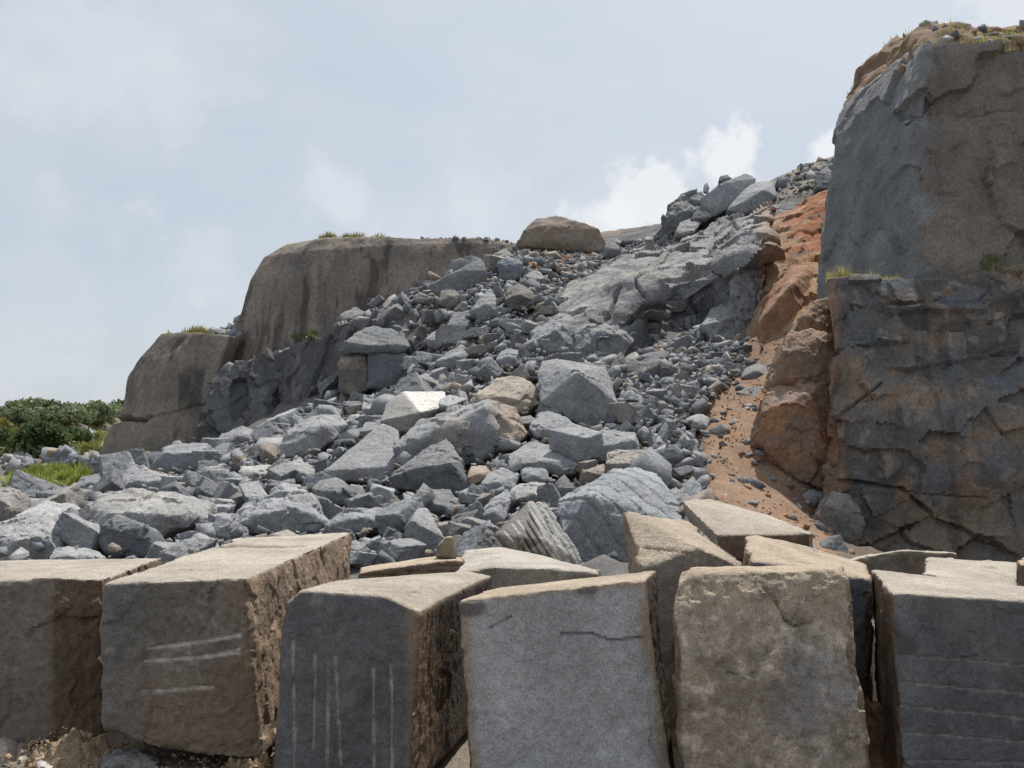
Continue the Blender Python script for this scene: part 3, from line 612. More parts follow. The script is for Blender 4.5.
patch('bedrock_face', [[(528, 348, 29.3), (575, 366, 28.8), (608, 370, 28.5), (640, 356, 29.2), (668, 360, 31.0), (702, 356, 31.5), (738, 356, 29.6), (768, 366, 29)],
                       [(532, 332, 29.6), (572, 336, 29.2), (607, 340, 28.8), (640, 326, 29.8), (662, 322, 32.2), (702, 312, 32.6), (736, 302, 30.2), (766, 312, 29.6)],
                       [(544, 322, 31.0), (575, 319, 30.4), (612, 316, 30.0), (648, 300, 30.4), (668, 292, 31.2), (704, 280, 31.4), (738, 264, 30.6), (766, 264, 30.4)],
                       [(558, 310, 33.0), (588, 300, 32.4), (620, 294, 32.2), (654, 281, 32.4), (680, 275, 32.4), (708, 266, 32.8), (740, 246, 31.8), (766, 242, 31.8)],
                       [(574, 296, 36.0), (602, 284, 35.5), (632, 273, 36.0), (660, 263, 36.2), (688, 255, 36.4), (714, 249, 36.8), (742, 230, 34.0), (766, 226, 34.0)],
                       [(590, 279, 39.0), (615, 269, 39.0), (642, 259, 39.5), (668, 251, 40.0), (695, 243, 40.4), (718, 239, 40.6), (745, 221, 38.0), (768, 216, 38.0)],
                       [(604, 265, 43.0), (628, 256, 43.0), (652, 248, 43.5), (676, 241, 44.0), (700, 233, 44.5), (722, 229, 45.0), (750, 214, 43.0), (772, 208, 43.5)]],
      260, 220, back=3, foot=1, big=(.26, 3.4), mid=(.26, 1.5), rough=.10, warp=.14, colour=c_bed, seed=260, aniso=(.8, .8, 1.0), mat=M_FAR, parent=oc,
      lines=[(618, 332, 690, 276, 2.5, .4, None), (604, 322, 640, 284, 2, .3, None), (572, 335, 580, 362, 2, .3, None), (640, 300, 655, 345, 2, .25, None), (690, 290, 700, 335, 2, .2, None)])
mass('rock_mass', [(701, 325), (712, 308), (735, 295), (745, 310), (746, 345), (735, 352), (715, 345)], [(724, 320, .1)], Y=29)
mass('rock_pillar', [(722, 365), (726, 320), (732, 285), (738, 240), (750, 226), (758, 240), (757, 300), (752, 360), (740, 370)], [(742, 260, .1), (738, 310, .2)], Y=29.6, lean=.35, am=(.25, .22, .02))
mass('ledge', [(760, 230), (762, 212), (785, 200), (800, 202), (795, 214), (775, 226)], (), Y=40, lean=1.2, col=srgb(120, 118, 118))
mass('orange_boulder', [(761, 355), (762, 318), (772, 285), (792, 263), (815, 257), (824, 264), (818, 290), (805, 325), (785, 350), (768, 364)], [(790, 285, .08), (780, 320, .08)], Y=27.3, lean=.8, col=srgb(166, 122, 88), dust=.1, am=(.04, .05, .014), colour=lambda c, p, px, py, n: mix(c, srgb(152, 104, 72), ss(fbm(p, 1.2, 4, 5), -.1, .3)), mat=M_SOIL)
bt = add('rock_buttress', None, None, origin=P(800, 480, 19), label='brown-stained rock buttress bulging over the soil slope', cat='rock')
def but(outline, inner=(), Y=19, **kw):
    kw.setdefault('col', srgb(148, 108, 74)); kw.setdefault('am', (.12, .12, .02)); kw.setdefault('lean', .5); kw.setdefault('stain', .55); kw.setdefault('mat', M_WARM)
    return hero('rock_mass', None, None, outline, inner, Y=Y, parent=bt, **kw)
but([(759, 440), (762, 412), (772, 380), (784, 374), (838, 378), (840, 470), (828, 490), (800, 483), (776, 460)], [(795, 400, .06), (800, 450, .12)], Y=18.6)
but([(770, 385), (780, 350), (790, 333), (812, 328), (838, 335), (840, 385), (800, 388)], [(800, 350, .06)], Y=19.4, col=srgb(144, 112, 84))
but([(786, 340), (800, 318), (815, 300), (832, 296), (838, 345), (810, 350)], [(818, 320, .05)], Y=20.5, col=srgb(138, 110, 84))
but([(820, 530), (824, 505), (832, 490), (850, 494), (866, 520), (862, 540), (835, 545)], [(840, 510, .1)], Y=17, col=srgb(112, 108, 104), stain=.2)
# rocks along the ridge and round the soil
hero('slab', 'largest pale slab tilted on the skyline ridge', 'slab', [(700, 198), (718, 184), (746, 172), (758, 178), (748, 196), (728, 208), (714, 217), (706, 212)], [(712, 205, .05)], Y=46.2, thick=.4, am=(.02, .03, .006), col=srgb(150, 153, 158), lean=.3)
hero('slab', 'second pale slab lying against the largest ridge slab', 'slab', [(726, 210), (740, 193), (755, 181), (775, 181), (778, 197), (762, 206), (746, 215)], [(764, 190, .14), (742, 202, .14), (745, 214, .05)], Y=45, thick=.5, am=(.02, .03, .006), col=srgb(138, 142, 148), lean=.8)
hero('boulder', 'dark craggy rock forming the left end of the ridge', B, [(655, 238), (664, 218), (674, 203), (684, 197), (697, 188), (710, 200), (706, 218), (690, 228), (672, 238)], [(684, 212, .05)], Y=46.5, am=(.2, .2, .03), col=srgb(104, 108, 114))
hero('boulder', 'dark triangular rock under the largest ridge slab', B, [(690, 220), (698, 206), (704, 201), (713, 216), (704, 222)], (), Y=45.5, col=DARK)
hero('boulder', 'light boulder below the dark craggy ridge rock', B, [(675, 232), (680, 222), (693, 217), (702, 222), (695, 231), (683, 236)], (), Y=44.5, col=srgb(146, 148, 148), lean=1.2)
hero('boulder', 'small upright stone standing like a post on the ridge', B, [(703, 192), (704, 184), (707, 181), (710, 186), (709, 193)], (), Y=49)
hero('boulder', 'small squared stone on top of the largest ridge slab', B, [(719, 181), (720, 175), (728, 174), (733, 178), (727, 182)], (), Y=49, col=DARK)
hero('boulder', 'dark rock set in the tan slope near the tall face', B, [(816, 190), (818, 172), (828, 165), (836, 175), (834, 188)], (), Y=43, col=DARK)
hero('slab', 'flat dark slab at the head of the soil slope', 'slab', [(741, 378), (744, 369), (758, 362), (768, 367), (770, 376), (756, 382)], [(755, 371, .08)], lean=1.2, col=srgb(120, 120, 122))
hero('slab', 'thin dark slab half sunk in soil under the buttress', 'slab', [(736, 392), (745, 387), (766, 385), (762, 396), (748, 400)], (), lean=1.6, col=srgb(112, 114, 118))
hero('boulder', 'grey wedge rock at the foot of the buttress', B, [(795, 495), (802, 488), (822, 486), (826, 496), (815, 508), (802, 505)], [(810, 495, .1)], lean=.9)
hero('boulder', 'light grey rock lying at the edge of the brown soil', B, [(683, 421), (690, 416), (702, 413), (711, 418), (708, 428), (694, 431)], [(698, 421, .1)], col=srgb(148, 150, 150), lean=1.2)
hero('slab', 'long dark slab half buried at the top of the cobbles', 'slab', [(617, 378), (632, 362), (650, 352), (672, 350), (668, 362), (640, 374), (622, 384)], (), col=DARK, lean=.8)
hero('boulder', 'pale squared rock beside the half-buried slab', B, [(622, 364), (627, 355), (637, 350), (641, 358), (632, 368)], (), col=srgb(156, 150, 140))
# ------------------------------------------------------------------ quarried blocks standing in a row at the front
def block(label, front, back, Yf, Yb, cols, vox=.013, cat='stone block', chip=1.0, lines=(), extra=(), bottom=None, facets=(.10, .10), colour=None, name='stone_block', wave=None, bev=.012, rf=1.0, sf=.8, zmin=-.08):
    """front: pixel corners TL..TR..BR..BL (any count) with distance Yf (one value or one each); back: top rear pixels with Yb"""
    yf = Yf if isinstance(Yf, (list, tuple)) else [Yf] * len(front)
    yb_ = Yb if isinstance(Yb, (list, tuple)) else [Yb] * len(back)
    pts = [np.array(P(x, y, d)) for (x, y), d in zip(front, yf)]
    top = [np.array(P(x, y, d)) for (x, y), d in zip(back, yb_)]
    zb = max(min(p[2] for p in pts), zmin) if bottom is None else bottom
    for p in pts: p[2] = max(p[2], zb)
    pts += top + [np.array((t[0], t[1], zb)) for t in top] + [np.array(e) for e in extra]
    bm = hull_bm([tuple(p) for p in pts])
    bmesh.ops.bevel(bm, geom=list(bm.edges), offset=bev, segments=1, affect='EDGES', clamp_overlap=True)
    me = bpy.data.meshes.new(name); bm.to_mesh(me); bm.free()
    me = remesh(me, vox)
    p = get_v(me); E = get_e(me); n0 = get_n(me); p = lap(p, E, 1)
    n = lap(n0, E, 5); curv = 1 - np.linalg.norm(n, axis=1); n /= np.linalg.norm(n, axis=1)[:, None] + 1e-9
    w = float(np.ptp(p[:, 0])); seed = int(abs(front[0][0] * 3 + front[0][1])) % 997
    kx = sf * np.clip((np.abs(n0[:, 0]) - .45) * 4, 0, 1)                     # the rough broken sides
    ktop = ss(n0[:, 2], .6, .85); kf = ss(-n0[:, 1], .5, .8)
    h1, e1, id1 = cells(p, .45, seed); h2, e2, id2 = cells(p * np.array((1, 1, .7)), .07, seed + 3)
    rough = fbm(p, .10, 4, seed + 4)
    d = (facets[0] * h1 * (.25 + kx + .4 * kf)) + facets[1] * h2 * (.2 + .55 * kx + .5 * kf) + .010 * rough * (.35 + kx * 1.3 + .7 * kf) + .014 * kx * fbm(p * np.array((1, 1, .18)), .06, 3, seed + 40)
    pit = fbm(p, .055, 4, seed + 60, .6); d += rf * kf * (.010 * pit - .016 * np.clip(fbm(p * np.array((.6, 1, 1)), .16, 4, seed + 61) - .12, 0, .4)) + .5 * rf * ktop * .006 * pit
    edge_n = np.clip(curv * 4, 0, 1); edge_n = lap(edge_n[:, None], E, 3)[:, 0]
    cn = fbm(p, .22, 4, seed + 7)
    d -= chip * edge_n * (.006 + .05 * np.clip(cn + .08, 0, 1) + .015 * np.clip(h2 * 12, -1, 1))
    V = p + n * d[:, None]
    px, py = project(p)
    ff, tt, sd_ = cols
    mottle = .5 + fbm(p, .35, 5, seed + 9)
    cf = mix(np.asarray(ff) * .82, np.asarray(ff) * 1.15, mottle)
    cs = mix(np.asarray(sd_) * .8, np.asarray(sd_) * 1.15, .5 + fbm(p * np.array((1, 1, .5)), .22, 5, seed + 12))
    ct_ = mix(np.asarray(tt) * .78, np.asarray(tt) * 1.0, mottle)
    c = mix(mix(cf, cs, ss(np.abs(n0[:, 0]), .45, .75)), ct_, ss(n0[:, 2] + .12 * rough, .35, .7))
    c = mix(c, srgb(150, 124, 96), np.clip(edge_n * 1.0, 0, 1) * .5 * ss(fbm(p, .3, 3, seed + 15), -.25, .2))
    flat = 1 - ss(n0[:, 2], .4, .7)
    c = mix(c, np.clip(c * 1.55, 0, .8), (flat * rf * .45)[:, None].ravel() * ss(fbm(p, .07, 5, seed + 70, .62), .10, .36))
    c = mix(c, c * .62, (flat * min(rf, 1.4) * .5) * ss(fbm(p * np.array((1, 1, .45)), .16, 5, seed + 71, .6), .08, .36))
    if colour is not None: c = colour(c, p, px, py, n0)
    jit = 1.2 * fbm(p, .25, 3, seed + 20)
    for (x1, y1, x2, y2, wpx, dep, cc) in lines:
        dd, t = seg_dist(px + jit, py + jit, x1, y1, x2, y2); k = ss(dd, wpx, wpx * .35)
        V = V - n * (k * dep)[:, None]
        if cc is not None: c = mix(c, cc, k * ss(fbm(p, .09, 4, seed + 30), -.8, -.1) * (.85 if isinstance(cc, np.ndarray) else 1))
    if wave is not None: V = wave(V, p, px, py, n0)
    set_v(me, V); sharpen(me, 38); set_col(me, c)
    HEROES.append((label, front, min(yf), w, float(np.mean(px)), float(np.mean(py)), 1e6))
    return add(name, me, M_BLOCK, origin=base_of(V), label=label, cat=cat)
MARK = srgb(206, 200, 191)
def brownmask(x1, x2, y1, y2, c2, amt=.8, sc=.35, sd=1):
    return lambda c, p, px, py, n: mix(c, c2, amt * ss(px + 25 * fbm(p, sc, 3, sd), x1, x2) * (ss(py + 20 * fbm(p, sc, 3, sd + 2), y1, y2)))
def colA(c, p, px, py, n):
    return mix(c, srgb(116, 94, 74), ss(px + 22 * fbm(p, .25, 4, 2), 30, 85) * .6 * ss(n[:, 2], .6, .3))
block('brown-grey block at the far left end of the front row', [(-70, 584), (0, 580), (52, 577), (105, 579), (104, 742), (50, 741), (-70, 745)], [(-60, 562), (40, 560), (160, 558)], [6.5, 6.5, 6.5, 6.75, 6.75, 6.5, 6.5], [9.2, 9.2, 9.0],
      (srgb(124, 114, 104), srgb(176, 164, 148), srgb(110, 86, 64)), colour=colA, vox=.018, facets=(.08, .14))
def colB(c, p, px, py, n):
    c = mix(c, srgb(136, 112, 86), .8 * ss(py + 30 * fbm(p, .4, 4, 3), 640, 700) * ss(-n[:, 1], .3, .7)); c = mix(c, srgb(136, 114, 90), .7 * ss(px + 20 * fbm(p, .3, 3, 6), 205, 245) * ss(-n[:, 1], .3, .7))
    return mix(c, srgb(112, 118, 126), .5 * ss(px, 175, 110) * ss(-n[:, 1], .3, .7) * ss(fbm(p, .3, 4, 9), -.2, .2))
block('long block with a smooth sawn beige top and three pale slanting scratches', [(101, 583), (175, 581), (245, 579), (262, 760), (215, 757), (175, 750), (100, 730)], [(241, 538), (352, 532)], [6.0, 6.0, 6.0, 6.0, 6.0, 6.05, 6.0], [9.0, 9.35],
      (srgb(126, 118, 108), srgb(182, 170, 153), srgb(146, 122, 96)), colour=colB, vox=.015, facets=(.07, .10), rf=1.5,
      lines=[(149, 649, 240, 636, 2.6, .012, MARK), (145, 662, 240, 653, 2.2, .012, MARK), (190, 658, 240, 650, 1.6, .008, MARK), (141, 693, 212, 687, 2.6, .012, MARK), (205, 547, 305, 546, 1.4, .02, srgb(120, 104, 86))])
def colC(c, p, px, py, n):
    c = mix(c, srgb(146, 116, 84), .9 * ss(px + 6 * fbm(p, .2, 3, 3), 402, 416) * ss(px, 452, 425) * ss(np.abs(n[:, 2]), .7, .4))
    c = mix(c, srgb(70, 60, 52), .8 * ss(px + 6 * fbm(p, .2, 3, 3), 425, 446) * ss(n[:, 0], .3, .7))  # side darkens further back: shade between the blocks painted in
    return mix(c, srgb(150, 146, 140), .5 * ss(fbm(p, .10, 4, 8), .12, .35) * ss(py, 655, 610) * ss(px, 360, 310) * ss(-n[:, 1], .3, .7))
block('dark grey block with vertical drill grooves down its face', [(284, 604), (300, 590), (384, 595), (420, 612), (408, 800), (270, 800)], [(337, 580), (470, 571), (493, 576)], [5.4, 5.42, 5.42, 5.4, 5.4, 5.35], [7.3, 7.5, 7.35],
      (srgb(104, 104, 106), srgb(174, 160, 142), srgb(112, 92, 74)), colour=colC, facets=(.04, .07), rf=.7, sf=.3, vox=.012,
      lines=[(293, 640, 294, 768, 1.7, .014, MARK * 0.78), (315, 656, 313, 748, 1.7, .014, MARK * 0.88), (328, 655, 327, 768, 1.7, .014, MARK * 0.74), (335, 657, 341, 768, 1.7, .014, MARK * 0.81), (373, 668, 374, 768, 1.7, .014, MARK * 0.88), (391, 665, 392, 768, 1.7, .014, MARK * 0.88),
             (365, 588, 420, 586, 1.4, .015, None), (370, 581, 410, 581, 1.2, .012, None), (385, 592, 420, 592, 1.2, .012, None), (335, 591, 365, 590, 1.3, .012, None)])
def colD(c, p, px, py, n):
    f = ss(-n[:, 1], .4, .7)
    c = mix(c, srgb(156, 132, 104), .85 * f * np.maximum(ss(px + 5 * fbm(p, .2, 3, 3) - (py - 600) * .07, 474, 460), ss(px + 8 * fbm(p, .2, 3, 4) - (py - 600) * .12, 632, 645)))
    c = mix(c, srgb(160, 134, 104), .8 * f * ss(py + 5 * fbm(p, .15, 3, 6) - (640 - px) * .06, 594, 585))
    c = mix(c, srgb(96, 90, 88), .8 * f * ss(np.hypot(px - 470, (py - 606) * 1.4), 20, 12)); c = mix(c, srgb(100, 96, 94), .8 * f * ss(np.hypot(px - 588, (py - 590) * 1.8), 13, 8))
    c = mix(c, srgb(180, 178, 176), .35 * f * ss(fbm(p, .10, 4, 7), .1, .3) * ss(np.hypot(px - 590, py - 730), 60, 15))
    return mix(c, srgb(52, 44, 38), .6 * ss(n[:, 0], .4, .7))  # right side darkened in colour for the shade of the neighbouring block
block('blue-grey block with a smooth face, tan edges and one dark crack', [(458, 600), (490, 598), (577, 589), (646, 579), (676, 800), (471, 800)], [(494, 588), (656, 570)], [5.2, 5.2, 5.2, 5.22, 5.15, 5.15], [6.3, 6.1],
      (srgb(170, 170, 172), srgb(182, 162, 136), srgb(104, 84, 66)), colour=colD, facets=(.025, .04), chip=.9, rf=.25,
      lines=[(562, 633, 592, 634, 1.6, .025, None), (592, 634, 612, 641, 1.5, .025, None), (612, 641, 642, 637, 2.0, .03, None), (490, 629, 512, 616, 1.2, .015, srgb(110, 100, 92))])
def colG(c, p, px, py, n):
    c = mix(c, srgb(176, 156, 130), .7 * ss(py + 14 * fbm(p, .25, 3, 3), 625, 595))  # upper band paler: sun on the slanting top put into the colour
    c = mix(c, srgb(132, 132, 136), .65 * ss(np.hypot((px - 810) * 1.1, (py - 700) * .8) + 30 * fbm(p, .2, 4, 5), 70, 20))
    return mix(c, srgb(110, 98, 86), .4 * ss(fbm(p, .2, 4, 6), .05, .3))
block('rough tan block with a rounded rugged top', [(676, 584), (690, 573), (835, 569), (845, 578), (846, 630), (848, 662), (872, 800), (684, 800), (680, 650), (671, 607)], [(692, 567), (840, 564)], [5.16, 5.2, 5.2, 5.16, 5.05, 5.0, 4.95, 4.95, 5.0, 5.08], [6.0, 6.0],
      (srgb(166, 150, 130), srgb(180, 160, 132), srgb(130, 108, 84)), colour=colG, facets=(.10, .16), chip=1.3, rf=2.2,
      lines=[(765, 588, 778, 602, 2.5, .022, None), (778, 602, 786, 620, 2.0, .026, None), (786, 620, 796, 626, 1.6, .02, None), (796, 626, 812, 621, 1.5, .012, None)])
def colI(c, p, px, py, n):
    return mix(c, srgb(128, 130, 134), .5 * ss(px, 940, 900) * ss(-n[:, 1], .3, .7) * ss(fbm(p, .15, 4, 8), -.1, .2))
block('dark grey block with level drill lines at the right end of the front row', [(890, 592), (960, 594), (1030, 601), (1120, 606), (1130, 800), (903, 800)], [(871, 569), (1030, 588), (1130, 597)], [5.3, 5.3, 5.3, 5.3, 5.25, 5.25], [6.6, 6.1, 6.1],
      (srgb(98, 99, 103), srgb(178, 166, 150), srgb(120, 100, 80)), colour=colI, facets=(.04, .10), chip=.9, rf=.6,
      lines=[(897, 655, 1030, 666, 1.6, .014, MARK * 0.49), (898, 682, 1030, 695, 1.6, .014, MARK * 0.52), (900, 706, 1030, 719, 1.8, .014, MARK * 0.52), (900, 732, 1030, 742, 1.6, .014, MARK * 0.52), (900, 760, 1030, 764, 1.6, .014, MARK * 0.45)])
# second row
def colF(c, p, px, py, n): return mix(c, srgb(128, 118, 108), .5 * ss(py, 560, 600))
block('tan block with a folded sloping top standing behind the smooth block', [(626, 513), (641, 568), (700, 547), (742, 566), (742, 800), (642, 800)], [(633, 512), (682, 519), (704, 543), (735, 560)], [7.2, 6.5, 6.5, 6.5, 6.5, 6.5], [7.3, 8.2, 8.0, 7.6],
      (srgb(132, 120, 106), srgb(176, 158, 134), srgb(150, 130, 106)), colour=colF, facets=(.12, .12), vox=.025,
      lines=[(642, 547, 690, 553, 1.6, .018, None)])
block('brown-topped block leaning behind the rough tan block', [(743, 533), (752, 560), (850, 576), (869, 579), (870, 800), (748, 800)], [(752, 532), (808, 548), (868, 564)], [7.0, 6.3, 6.3, 6.3, 6.3, 6.3], [7.2, 7.6, 7.3],
      (srgb(92, 97, 106), srgb(180, 160, 134), srgb(146, 124, 98)), facets=(.10, .12), vox=.025)
block('long thin brown slab on edge at the foot of the rock wall', [(848, 560), (880, 553), (905, 550), (956, 553), (958, 600), (846, 600)], [(850, 558), (906, 549), (955, 552)], 11.0, 11.25,
      (srgb(118, 106, 90), srgb(190, 178, 158), srgb(120, 104, 86)), vox=.03, cat='slab', name='slab', zmin=-.5)
block('pale cracked beige block in front of the rock wall at the right', [(922, 573), (930, 580), (975, 582), (1019, 588), (1019, 640), (925, 640)], [(926, 556), (950, 557), (975, 560), (1018, 562)], 8.6, 10.2,
      (srgb(104, 92, 80), srgb(182, 170, 152), srgb(160, 138, 110)), facets=(.14, .16), vox=.028, zmin=-.3)
block('brown block cut off by the right edge of the view', [(1019, 562), (1100, 562), (1100, 640), (1018, 640)], [(1021, 557), (1100, 557)], 7.8, 8.8, (srgb(130, 112, 92), srgb(190, 168, 138), srgb(130, 108, 84)), vox=.03)
def beds(V, p, px, py, n):
    k = ss(np.abs(((p[:, 2] / .055 + .4 * fbm(p, .5, 2, 4)) % 1) - .5), .36, .48) * ss(np.abs(n[:, 2]), .7, .4)
    return V - n * (k * .02)[:, None]
block('thin-bedded brown slab lying behind the grooved block', [(358, 572), (390, 567), (440, 561), (464, 560), (467, 600), (356, 600)], [(362, 567), (440, 555), (462, 557)], 9.6, 10.6, (srgb(128, 108, 86), srgb(186, 164, 136), srgb(116, 96, 76)), vox=.022, cat='slab', name='slab', facets=(.08, .12), wave=beds)
block('small upright brown stone stub above the thin-bedded slab', [(436, 558), (439, 546), (446, 537), (453, 536), (458, 558)], [(440, 545), (447, 536), (453, 537)], 9.9, 10.2, (srgb(140, 122, 102), srgb(170, 150, 126), srgb(120, 102, 84)), vox=.016, cat='stone', name='boulder', zmin=.3)
block('broad pale dusty slab behind the smooth block', [(455, 574), (490, 566), (560, 568), (600, 572), (600, 620), (455, 620)], [(464, 550), (500, 546), (560, 560), (590, 568)], 9.0, 11.6, (srgb(150, 140, 126), srgb(184, 174, 160), srgb(140, 128, 112)), vox=.03, cat='slab', name='slab', facets=(.12, .16))
# tilted striped block
def stripes(V, p, px, py, n):
    q = ((px - 528) * .84 - (py - 501) * .54) / 6.0
    k = ss(np.abs((q % 1) - .5), .3, .48) * ss(px + (py - 501) * .2, 528, 534)
    return V - n * (k * .05)[:, None]
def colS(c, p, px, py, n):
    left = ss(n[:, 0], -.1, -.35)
    return mix(mix(c, srgb(165, 162, 158), .8 * (1 - left)), srgb(92, 80, 70), left * .9)  # sunlit striped side painted paler, shaded brown left side darker
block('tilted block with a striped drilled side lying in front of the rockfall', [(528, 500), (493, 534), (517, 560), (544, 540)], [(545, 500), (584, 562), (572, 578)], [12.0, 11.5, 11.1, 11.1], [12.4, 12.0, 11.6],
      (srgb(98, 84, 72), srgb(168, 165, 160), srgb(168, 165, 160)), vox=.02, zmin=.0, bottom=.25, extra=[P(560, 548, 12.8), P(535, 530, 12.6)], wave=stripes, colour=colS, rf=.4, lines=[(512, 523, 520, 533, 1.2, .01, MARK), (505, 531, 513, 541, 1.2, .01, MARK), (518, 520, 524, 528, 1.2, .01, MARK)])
block('pale slab with a dark brown broken front beside the brown soil', [(680, 500), (716, 535), (718, 554), (742, 548), (768, 536), (812, 541), (812, 534)], [(709, 498), (770, 515), (812, 533)], [12.6, 11.4, 11.4, 11.6, 11.8, 12.0, 12.0], [13.2, 13.0, 12.4],
      (srgb(112, 84, 64), srgb(178, 164, 146), srgb(160, 148, 132)), vox=.028, cat='slab', name='slab', bottom=.35, zmin=.2, facets=(.10, .12))
# ------------------------------------------------------------------ loose rocks
def rock_template(k, res, detail):
    r = np.random.default_rng(100 + k)
    ax = np.array([1, r.uniform(.6, .95), r.uniform(.35, .8)])
    box = np.array([(i, j, l) for i in (-1, 1) for j in (-1, 1) for l in (-1, 1)], float)
    pts = box * r.uniform(.62, 1.0, (8, 3)); sh = r.uniform(-.3, .3, (3, 3)); np.fill_diagonal(sh, 1)
    cut = r.integers(0, 8, 2)
    for q in cut: pts = np.concatenate([pts, [pts[q] * np.where(np.arange(3) == k_, r.uniform(.3, .7), 1) for k_ in range(3)]]); pts[q] *= .55
    pts = pts @ sh; pts = (pts - pts.mean(0)) / np.ptp(pts, 0) * ax
    bm = hull_bm([tuple(p) for p in pts])
    me = bpy.data.meshes.new('rock')
    if not detail:
        bmesh.ops.dissolve_limit(bm, angle_limit=math.radians(14), verts=bm.verts, edges=bm.edges)
        bmesh.ops.triangulate(bm, faces=bm.faces); bm.to_mesh(me); bm.free()
        V = get_v(me); Fc = np.array([tuple(f.vertices) for f in me.polygons]); bpy.data.meshes.remove(me); return V, Fc
    bm.to_mesh(me); bm.free(); me = remesh(me, res)
    p = get_v(me); E = get_e(me); n0 = get_n(me); n = lap(n0, E, 2); curv = 1 - np.linalg.norm(n, axis=1)
    h1, e1, i1 = cells(p, .34, k); h2, e2, i2 = cells(p, .13, k + 50)
    d = .06 * h1 + .12 * h2 + .012 * fbm(p, .2, 4, k) - np.clip(curv * 3, 0, 1) * .02 * (.5 + fbm(p, .15, 2, k + 9))
    set_v(me, p + n * d[:, None]); sharpen(me, 30)
    c = np.tile(GREY, (len(p), 1)) * (.88 + .24 * i1)[:, None]
    c = mix(c, LIT_DUST, ss(n0[:, 2], .4, .85) * .3)  # tops of loose rocks tinted paler, dust and sunlight together
    set_col(me, c); me.materials.append(M_ROCK)
    return me
T_HI = [rock_template(k, .027, True) for k in range(14)]
T_LO = [rock_template(k + 40, 0, False) for k in range(16)]

FIELD = [(-20, 566), (-20, 520), (30, 505), (85, 492), (112, 478), (150, 466), (210, 440), (262, 438), (300, 412), (335, 392), (398, 386), (404, 340), (360, 316), (372, 300), (425, 288), (480, 258), (530, 246), (560, 268), (548, 312), (528, 345), (575, 368), (640, 368), (700, 345), (745, 345), (742, 372), (712, 400), (692, 430), (698, 488), (704, 520), (690, 566)]
COB = [(600, 405), (612, 378), (655, 350), (700, 333), (748, 345), (742, 374), (712, 400), (694, 430), (702, 490), (708, 515), (690, 510), (670, 470), (645, 460), (640, 430)]
SCR = [(612, 272), (650, 240), (700, 215), (760, 195), (800, 166), (838, 158), (838, 195), (800, 200), (760, 225), (720, 240), (650, 268)]
M2 = [(536, 330), (560, 285), (620, 243), (690, 240), (742, 300), (742, 345), (640, 372), (575, 372)]
TOPS = [(520, 246), (560, 244), (606, 250), (620, 262), (560, 290), (530, 280)]
def scatter(n, poly, lo, hi, pw, xr, yr, seed, lift=(.02, .3), keep=1.0, notin=None):
    r = np.random.default_rng(seed); out = []
    x = r.uniform(*xr, n); y = r.uniform(*yr, n); z = tz(x, y); px, py = project(np.stack([x, y, z], 1))
    m = inpoly(px, py, poly)
    if notin is not None: m &= ~inpoly(px, py, notin)
    x, y, z, px, py = x[m], y[m], z[m], px[m], py[m]
    s = lo * (1 - r.random(len(x)) * (1 - (lo / hi) ** pw)) ** (-1 / pw)
    return [(x[i], y[i], z[i] + s[i] * r.uniform(*lift), s[i], px[i], py[i]) for i in range(len(x))]
XR, YR = (-24, 14), (12, 56)
rocks = []
rocks += scatter(7000, FIELD, .42, 1.6, 2.3, XR, (14, 50), 1, lift=(-.05, .3), notin=COB)
rocks += scatter(15000, FIELD, .16, .5, 1.5, XR, (12, 52), 2, lift=(-.7, .45))
rocks += scatter(3000, [(a, b) for a, b in FIELD if b > 0], .35, .8, 1.5, (-24, 10), (11.5, 20), 22, lift=(.0, .4), notin=COB)
rocks += scatter(9000, COB, .22, .7, 2.0, (0, 12), (14, 32), 3, lift=(.05, .4))
rocks += scatter(500, SOILPOLY, .16, .5, 2.2, (2, 12), (11, 30), 4, lift=(-.1, .15))
soilbits = scatter(4500, SOILPOLY, .03, .2, 1.8, (2, 12), (11, 28), 12, lift=(-.1, .2)) + scatter(1500, TOPS, .1, .5, 1.5, (-2, 10), (36, 62), 17)
rocks += scatter(1400, SCR, .25, 1.0, 1.8, (2, 26), (30, 56), 5)
rocks += scatter(3000, TOPS, .2, .9, 1.8, (-2, 10), (36, 62), 6)
rocks += scatter(3600, M2, .22, .9, 1.7, (0, 16), (27, 56), 16)
rocks += scatter(3500, [(-30, 512), (-10, 500), (40, 498), (90, 486), (112, 478), (112, 486), (85, 497), (30, 512)], .2, .9, 1.8, (-30, -10), (18, 50), 7)
fine = scatter(15000, FIELD, .07, .26, 1.5, XR, (12, 52), 11, lift=(-1.8, .9)) + scatter(9000, SCR + [], .06, .22, 1.5, (2, 26), (30, 56), 13)
# thin out rocks that would stand inside the large boulders in front of them
hx = [(o, Y, w) for (_, o, Y, w, *_r) in HEROES]
RA = np.array(rocks); bad = np.zeros(len(RA), bool); hid = np.zeros(len(RA), bool)
for o, Y, w in hx:
    x0 = min(q[0] for q in o) - 5; x1 = max(q[0] for q in o) + 5
    s = np.where((RA[:, 4] > x0) & (RA[:, 4] < x1))[0]
    if not len(s): continue
    r = RA[s]; up = lambda f: inpoly(r[:, 4], r[:, 5] - r[:, 3] * f / r[:, 1], o)
    bad[s] |= (r[:, 1] > Y - .2) & (r[:, 1] < Y + w * .9 + .4) & up(200)          # inside a boulder
    bad[s] |= (r[:, 1] <= Y - .1) & (r[:, 3] > .3) & up(500)                       # standing before a boulder's face
    hid[s] |= (r[:, 1] > Y - .1) & up(300)                                         # out of sight behind one
hid_id = set(tuple(RA[k, :3]) for k in np.where(hid)[0])
rocks = [r for r, q in zip(rocks, bad) if not q]
